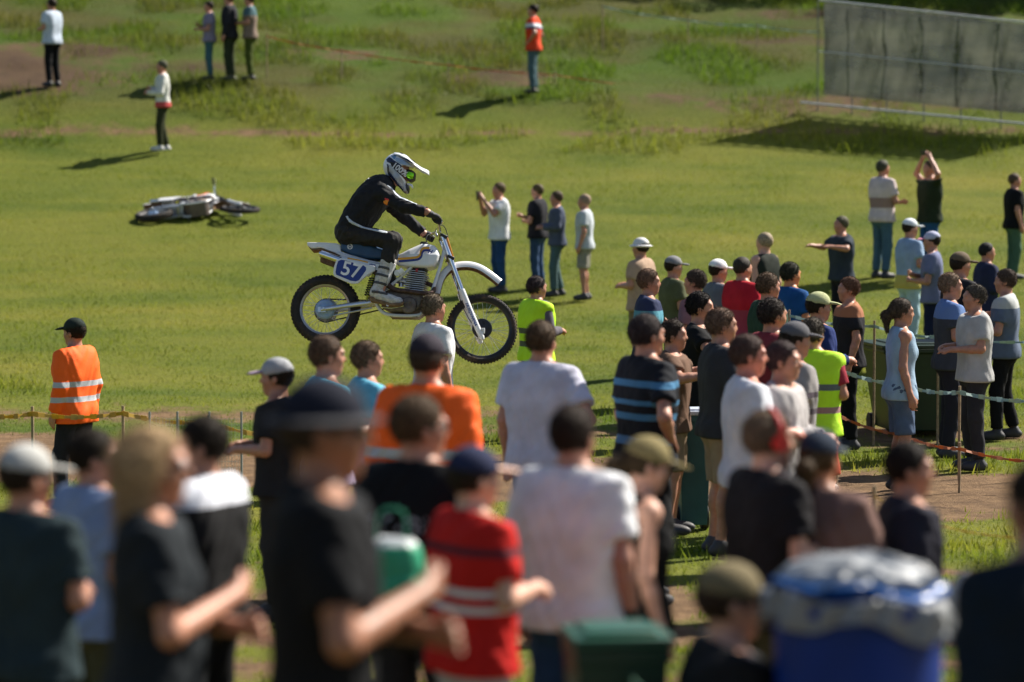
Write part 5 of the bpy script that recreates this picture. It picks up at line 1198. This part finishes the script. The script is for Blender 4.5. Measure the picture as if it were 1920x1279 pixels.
tape_line('yellow tape at the very top beside the dark trees', 'barrier tape', [(1380, -4, 66), (1470, 12, 66), (1560, 24, 66)], t_yl, .03, .02)
tape_line('yellow tape in front of the orange marshal at the left', 'barrier tape', [(-60, 774, 23.5), (60, 776, 23.5), (230, 775, 23.5), (390, 792, 23.5), (560, 822, 23.5)], t_yl, .045, .03)
tape_line('pale green tape crossing behind the right hand crowd', 'barrier tape', [(1480, 592, 30), (1640, 612, 30), (1760, 632, 30), (1960, 640, 30)], t_wh, .035, .03)
tape_line('lower pale green tape in front of the dark green bin', 'barrier tape', [(1560, 688, 27), (1690, 722, 27), (1800, 736, 27), (1960, 752, 27)], t_wh, .045, .03)
tape_line('orange tape dipping to the right above the dirt track', 'barrier tape', [(1570, 778, 26), (1690, 815, 26), (1800, 842, 26), (1960, 866, 26)], t_or, .035, .03)
tape_line('thin line low over the grass right of the crowd', 'barrier tape', [(1640, 930, 17), (1760, 985, 17), (1950, 1010, 17)], t_yl, .012, .02)
# wire mesh panels of the catch fence on the left
root = empty('wire_fence'); o = W(330, 850, 22.2); o.z = float(ground_z(o.x, o.y)); root.location = o
zt = (W(300, 690, 22.2) - o).z
for px in (280, 332, 392, 452): q = W(px, 700, 22.2) - o; mb = MB(); mb.tube([(q.x, 0, -.1), (q.x, 0, 1.02)], .009, 8); mb.build('post', M_post2, root)
x0, x1 = (W(280, 700, 22.2) - o).x, (W(452, 700, 22.2) - o).x
mb = MB()
for k in range(29): x = x0 + (x1 - x0) * k / 28; mb.tube([(x, 0, .03), (x, 0, .97)], .0012, 4)
for k in range(20): z = .05 + k * .048; mb.tube([(x0, .004, z), (x1, .004, z)], .0012, 4)
mb.build('wire_mesh', mat('galvanised_wire', (.35, .37, .34), .5, .5), root)
tag(root, 'low wire mesh fence on thin posts behind the front crowd at the left', 'fence')

# ------------------------------------------------------------------ grey mesh banner fence at the upper right
root = empty('banner_fence'); a, b_ = W(1535, 100, 55.2), W(1990, 120, 54.2); a.z = float(ground_z(a.x, a.y)); b_.z = float(ground_z(b_.x, b_.y)); root.location = a
def fz(px, py): t = (px - 1535) / 455; Y = 55.2 + (54.2 - 55.2) * t; return W(px, py, Y) - a
cols_ = [1535, 1600, 1665, 1735, 1805, 1880, 1950, 1990]
top = lambda px: 1 + (px - 1540) * .108; mid = lambda px: 97 + (px - 1540) * .103; bot = lambda px: 192 + (px - 1500) * .096
mb = MB(); nseg = 60; nv = 12
for j in range(nv + 1):
    for i in range(nseg + 1):
        px = 1545 + (1985 - 1545) * i / nseg; py = top(px) + 3 + (bot(px) - 22 - top(px)) * j / nv; q = fz(px, py)
        q.y += .05 * math.sin(i * .55 + .4 * math.sin(j * .7)) * math.sin(math.pi * j / nv) + .03 * math.sin(i * 1.7 + j); mb.v.append(tuple(q))
for j in range(nv):
    for i in range(nseg): k = j * (nseg + 1) + i; mb.f.append((k, k + 1, k + nseg + 2, k + nseg + 1))
bn = bpy.data.materials.new('mesh_banner'); bn.use_nodes = True; N = bn.node_tree.nodes; L = bn.node_tree.links; b = N['Principled BSDF']
tc = N.new('ShaderNodeTexCoord'); mp = N.new('ShaderNodeMapping'); mp.inputs['Scale'].default_value = (.5, .5, 1.4); L.new(tc.outputs['Object'], mp.inputs[0])
n1 = nz(1.2, 5, .6, mp.outputs[0]); r1 = N.new('ShaderNodeValToRGB'); L.new(n1.outputs[0], r1.inputs[0])
e = r1.color_ramp.elements; e[0].position = .35; e[0].color = (.07, .085, .09, 1); e[1].position = .65; e[1].color = (.2, .21, .17, 1)
L.new(r1.outputs[0], b.inputs['Base Color']); b.inputs['Roughness'].default_value = .7
tr = N.new('ShaderNodeBsdfTransparent'); ms = N.new('ShaderNodeMixShader'); tl = N.new('ShaderNodeBsdfTranslucent'); L.new(r1.outputs[0], tl.inputs[0]); m0 = N.new('ShaderNodeMixShader'); m0.inputs[0].default_value = .55; L.new(b.outputs[0], m0.inputs[1]); L.new(tl.outputs[0], m0.inputs[2]); ms.inputs[0].default_value = .3; L.new(m0.outputs[0], ms.inputs[1]); L.new(tr.outputs[0], ms.inputs[2]); L.new(ms.outputs[0], N['Material Output'].inputs[0])
bo = mb.build('banner', bn, root); sm_ = bo.modifiers.new('thickness', 'SOLIDIFY'); sm_.thickness = .006
for px in cols_: q = fz(px, top(px)); mb = MB(); mb.tube([(q.x, q.y + .09, float(ground_z(a.x + q.x, a.y + q.y)) - a.z - .1), (q.x, q.y + .09, q.z + .03)], .014, 10); mb.build('post', mat('dull_post', (.12, .13, .12), .6), root)
for fn, r_, m_, nm in ((top, .022, mat('pale_rail', (.55, .56, .56), .4, .3), 'top_rail'), (mid, .014, mat('pale_rail', (.55, .56, .56), .4, .3), 'middle_wire'), (bot, .022, mat('pale_rail', (.55, .56, .56), .4, .3), 'bottom_rail')):
    mb = MB(); mb.tube([fz(px, fn(px)) + Vector((0, -.06, 0)) for px in ([1500] if nm == 'bottom_rail' else []) + cols_], r_, 8); mb.build(nm, m_, root)
tag(root, 'grey see-through mesh banner on a railed fence at the upper right', 'fence')

# ------------------------------------------------------------------ bins
def wheelie(name, label, px, py, Y, w, h, colr, lid, rot=0, liner=None, cat='bin', top=None):
    root = empty(name); p = W(px, py, Y); gz = float(ground_z(p.x, p.y)); root.location = (p.x, p.y, gz); H_ = p.z - gz if top is None else top; root.rotation_euler = (0, 0, R(rot))
    m = mat('bin_plastic', colr, .45, var=.12, scale=6, bump=.1)
    d = w * .95; mb = MB(); b0, b1 = .78, 1.0
    n = 6; vs = []
    for z, s in ((.06, .78), (H_ * .5, .9), (H_ - .1, 1), (H_ - .099, 1.05), (H_ - .05, 1.05)):
        for sx, sy in ((-1, -1), (1, -1), (1, 1), (-1, 1)): vs.append((sx * w / 2 * s, sy * d / 2 * s, z))
    fs = [(3, 2, 1, 0)] + [(i * 4 + j, i * 4 + (j + 1) % 4, (i + 1) * 4 + (j + 1) % 4, (i + 1) * 4 + j) for i in range(4) for j in range(4)] + [(16, 17, 18, 19)]
    mb.add(vs, fs); mb.build('bin_body', m, root, bevel=.025)
    lm = mat('bin_lid', lid, .4, var=.1, scale=6); l = MB(); l.box((0, 0, H_ - .028), (w * 1.1, d * 1.12, .035)); l.box((0, 0, H_ - .004), (w * .8, d * .8, .02)); l.tube([(-w * .4, d * .56, H_ - .04), (w * .4, d * .56, H_ - .04)], .018, 8)
    l.build('lid', lm, root, bevel=.012)
    for s in (-1, 1):
        wm = MB(); wm.lathe([(.02, -.03), (.1, -.028), (.1, .028), (.02, .03)], (s * w * .42, d * .42, .1), 'x', 20); wm.build('wheel', M_rub, root, bevel=.005)
    if liner:
        q = MB(); q.lathe([(w * .56, -.14), (w * .585, -.1), (w * .57, -.03), (w * .55, .0), (w * .5, .012)], (0, 0, H_), 'z', 30); q.build('liner', liner, root)
    tag(root, label, cat); return root
GRN = (.008, .035, .016)
wheelie('waste_container', 'wide dark green waste container behind the legs at the right', 1722, 640, 31.0, 1.0, 1.0, (.006, .028, .013), (.005, .024, .01), 8, cat='container')
wheelie('litter_bin', 'teal bin with a pale rim beside the striped shirt', 1300, 766, 23, .26, .9, (.015, .085, .1), (.5, .56, .68), 5)
# big blue bin with its liners, front right
root = empty('litter_bin'); p = W(1610, 1120, 8.8); gz = float(ground_z(p.x, p.y)); root.location = (p.x, p.y, gz); Ht = p.z - gz + .0; Rb = .265
mb = MB(); mb.lathe([(.22, .0), (.235, .02), (Rb * .93, Ht * .45), (Rb * .97, Ht * .46), (Rb * .95, Ht * .5), (Rb, Ht - .04), (Rb + .018, Ht - .03), (Rb + .018, Ht), (Rb - .01, Ht)], (0, 0, 0), 'z', 48)
mb.build('bin_body', mat('blue_drum_plastic', (.004, .03, .2), .5, var=.15, spec=.25, scale=5), root)
def ruffle(r0, z0, prof, amp, seed, n=96):
    v = []; f = []
    for j, (dr, dz) in enumerate(prof):
        for i in range(n):
            t = 2 * math.pi * i / n; wv = math.sin(7 * t + seed) * .4 + math.sin(17 * t + 2 * seed + j * .6) * .35 + abs(math.sin(14 * t + seed + j * .2)) * .3
            rr = r0 + dr + amp * wv * (.3 + j / len(prof)); v.append((rr * math.cos(t), rr * math.sin(t), z0 + dz + amp * .9 * math.sin(5 * t + seed + j * .35) * (j / len(prof)) + (.05 * math.cos(t + 2.2)) * (j > 3)))
    for j in range(len(prof) - 1):
        for i in range(n): f.append((j * n + i, j * n + (i + 1) % n, (j + 1) * n + (i + 1) % n, (j + 1) * n + i))
    return v, f
m_lin = mat('grey_liner', (.3, .32, .34), .5, var=.1, scale=8, trans=.25); m_bl = mat('blue_liner', (.02, .11, .38), .3, var=.1, scale=8, trans=.2)
mb = MB(); v, f = ruffle(Rb, Ht, [(-.03, -.12), (-.02, .0), (-.002, .016), (.016, .012), (.024, -.01), (.022, -.03), (.026, -.055), (.018, -.08), (.03, -.1)], .034, .7); mb.add(v, f); q = mb.build('liner', m_lin, root, auto=180)
q.modifiers.new('t', 'SOLIDIFY').thickness = .002
mb = MB(); v, f = ruffle(Rb - .012, Ht + .012, [(-.05, -.05), (-.03, .02), (-.004, .035), (.008, .03), (.018, .012), (.02, -.004)], .022, 2.1); mb.add(v, f); q = mb.build('inner_liner', m_bl, root, auto=180); q.modifiers.new('t', 'SOLIDIFY').thickness = .002
mb = MB(); mb.prism([(-.06, .2), (.16, .2), (.16, .42), (-.06, .42)], -.262, -.258); 
st_ = MB(); n = 12
for i in range(n + 1):
    t = R(-105 + 40 * i / n)
    for z in (Ht - .46, Ht - .3): st_.v.append(((Rb + .004) * math.cos(t), (Rb + .004) * math.sin(t), z))
for i in range(n): st_.f.append((2 * i, 2 * i + 2, 2 * i + 3, 2 * i + 1))
st_.build('sticker', mat('yellow_sticker', (.6, .45, .03), .5), root)
tag(root, 'large blue plastic litter bin with grey and blue liners at the lower right', 'bin')
# rubbish heaped in it
def crumple(name, loc, r3, m, label, cat, seed, parent=None):
    f = field_of([el((0, 0, 0), r3, k=.03)], min(r3) * .12); f.wrinkle(min(r3) * .2, .45 * .16 / min(r3), seed); o = link(name, f.mesh(name), m); o.location = loc; tag(o, label, cat); return o
crumple('plastic_sheet', (p.x + .0, p.y + .05, gz + Ht + .05), (.24, .21, .075), mat('translucent_sheet', (.3, .32, .34), .45, var=.25, scale=9, trans=.2), 'crumpled grey plastic sheeting heaped on top of the blue litter bin', 'plastic sheet', 3)
crumple('plastic_bag', tuple(W(1815, 1118, 8.6)), (.06, .05, .085), mat('white_bag', (.6, .61, .63), .35, var=.1, trans=.25), 'white plastic bag hanging at the right of the blue litter bin', 'plastic bag', 5)
# green camping chair under the seated person
sp = Vector(seated.location); sc = seated.scale[0]; gz = float(ground_z(sp.x, sp.y)); hz = sp.z + .82 * sc - gz
ch = empty('camping_chair'); ch.location = (sp.x, sp.y, gz); ch.rotation_euler = seated.rotation_euler
mg = mat('green_canvas', (.012, .07, .035), .75, var=.2, bump=.2); mt = mat('chair_tube', (.05, .05, .055), .4, .6)
mb = MB(); mb.box((.12, 0, hz), (.5, .56, .02)); mb.build('seat', mg, ch, bevel=.008)
mb = MB(); 
for j in range(7):
    for i in range(9):
        t = i / 8 * 2 - 1; mb.v.append((-.15 - .045 * (1 - t * t) - j * .018, t * .29, hz + .02 + j * .085))
for j in range(6):
    for i in range(8): k = j * 9 + i; mb.f.append((k, k + 1, k + 10, k + 9))
q = mb.build('backrest', mg, ch); q.modifiers.new('t', 'SOLIDIFY').thickness = .012
for s in (-1, 1):
    for a_, b2 in (((-.18, s * .3, 0), (.36, s * .3, hz)), ((.36, s * .3, 0), (-.16, s * .3, hz))): mb = MB(); mb.tube([a_, b2], .011, 8); mb.build('leg', mt, ch)
    mb = MB(); mb.tube([(-.13, s * .3, hz - .02), (-.27, s * .3, hz + .56)], .011, 8); mb.build('back_post', mt, ch)
    mb = MB(); mb.box((.1, s * .3, hz + .2), (.46, .06, .015)); mb.build('armrest', mg, ch, bevel=.005)
    mb = MB(); mb.tube([(.3, s * .3, hz - .01), (.3, s * .3, hz + .2)], .01, 8); mb.build('arm_post', mt, ch)
tag(ch, 'dark green canvas camping chair under the seated person', 'chair')
p = W(1150, 1176, 9.3); p.z = 0
gz = float(ground_z(p.x, 9.3)); wheelie('wheelie_bin', 'dark green bin in front of the jeans of the man in white', 1155, 1176, 9.3, .3, 1.0, (.008, .04, .022), (.012, .07, .04), 8)
# carrier bag
hb_ = W(735, 1048, 9.6); f = field_of([rc((-.03, 0, 0), (.03, 0, 0), .075, k=.03), rc((-.04, 0, -.1), (.04, 0, -.1), .085, k=.05)], .008); f.wrinkle(.005, 1.2, 3)
bg_ = link('carrier_bag', f.mesh('carrier_bag'), mat('green_bag', (.03, .32, .17), .4, var=.1, trans=.2, bands=[(-.2, -.14, (.6, .62, .62)), (.05, .09, (.55, .58, .6))])); bg_.location = hb_
tag(bg_, 'green and white carrier bag beyond the folded arms of the nearest man', 'bag')
mb = MB(); mb.tube([(-.05, 0, .05), (-.04, 0, .16), (.04, 0, .16), (.05, 0, .05)], .005, 6, smooth=4); mb.build('bag_handle', mat('green_bag_handle', (.03, .3, .16), .5), bg_)
# ------------------------------------------------------------------ dark trees beyond the fence
M_bark = mat('bark', (.06, .045, .03), .9, var=.4, scale=20, bump=.5); 
lm = bpy.data.materials.new('dark_foliage'); lm.use_nodes = True; N = lm.node_tree.nodes; L = lm.node_tree.links; b = N['Principled BSDF']
tc = N.new('ShaderNodeTexCoord'); n1 = nz(1.3, 4); r1 = N.new('ShaderNodeValToRGB'); L.new(n1.outputs[0], r1.inputs[0]); e = r1.color_ramp.elements; e[0].position = .35; e[0].color = (.018, .03, .01, 1); e[1].position = .7; e[1].color = (.05, .065, .018, 1)
L.new(r1.outputs[0], b.inputs['Base Color']); b.inputs['Roughness'].default_value = .6
tr = N.new('ShaderNodeBsdfTranslucent'); L.new(r1.outputs[0], tr.inputs[0]); ms = N.new('ShaderNodeMixShader'); ms.inputs[0].default_value = .25; L.new(b.outputs[0], ms.inputs[1]); L.new(tr.outputs[0], ms.inputs[2]); L.new(ms.outputs[0], N['Material Output'].inputs[0])
def tree(x, y, h, r, seed, label):
    rr = np.random.RandomState(seed); root = empty('tree'); gz = float(ground_z(x, y)); root.location = (x, y, gz - .1)
    mb = MB(); mb.tube([(0, 0, 0), (.1, .05, h * .35), (-.05, 0, h * .8)], (.2, .14, .05), 10, smooth=3); tips = []
    for k in range(9):
        a = rr.uniform(0, 6.28); z0 = h * rr.uniform(.12, .7); L_ = r * rr.uniform(.5, .9); q = Vector((math.cos(a) * L_, math.sin(a) * L_, z0 + L_ * rr.uniform(.1, .6))); mb.tube([(0, 0, z0), q * .55 + Vector((0, 0, z0 * .45)), q], (.07, .045, .015), 6); tips.append(q)
    mb.build('trunk', M_bark, root)
    nb = 26; cen = [Vector((rr.normal(0, r * .42), rr.normal(0, r * .42), h * rr.uniform(.12, .98))) for _ in range(nb)] + tips
    V = []; 
    for c_ in cen:
        rad = r * rr.uniform(.25, .5); m_ = 420; u = rr.normal(0, 1, (m_, 3)); u /= np.linalg.norm(u, axis=1)[:, None]; u *= (rad * rr.uniform(.35, 1, m_) ** .6)[:, None]
        p_ = u + np.array(c_); p_ = p_[p_[:, 2] > .1]; m_ = len(p_); a = rr.normal(0, 1, (m_, 3)); a /= np.linalg.norm(a, axis=1)[:, None]; b2 = np.cross(a, rr.normal(0, 1, (m_, 3))); b2 /= np.linalg.norm(b2, axis=1)[:, None]
        s_ = rr.uniform(.05, .1, m_)[:, None]; V.append(np.stack([p_ - a * s_, p_ + b2 * s_ * .55, p_ + a * s_, p_ - b2 * s_ * .55], 1).reshape(-1, 3))
    V = np.concatenate(V); link('crown', npmesh('crown', V, np.arange(len(V)).reshape(-1, 4), False), lm, root)
    tag(root, label, 'tree', 'dark trees beyond the banner')
for i, (px, Y, h, r) in enumerate(((1290, 74, 4, 1.5), (1420, 72, 5, 1.8), (1540, 70, 5.5, 2.0), (1660, 71, 6, 2.1), (1790, 69, 5.5, 2.1), (1910, 70, 6, 2.2), (2040, 68, 6, 2.2))):
    q = W(px, 0, Y); tree(q.x, Y, h, r, 40 + i, 'dark leafy tree beyond the grey mesh banner at the top right')
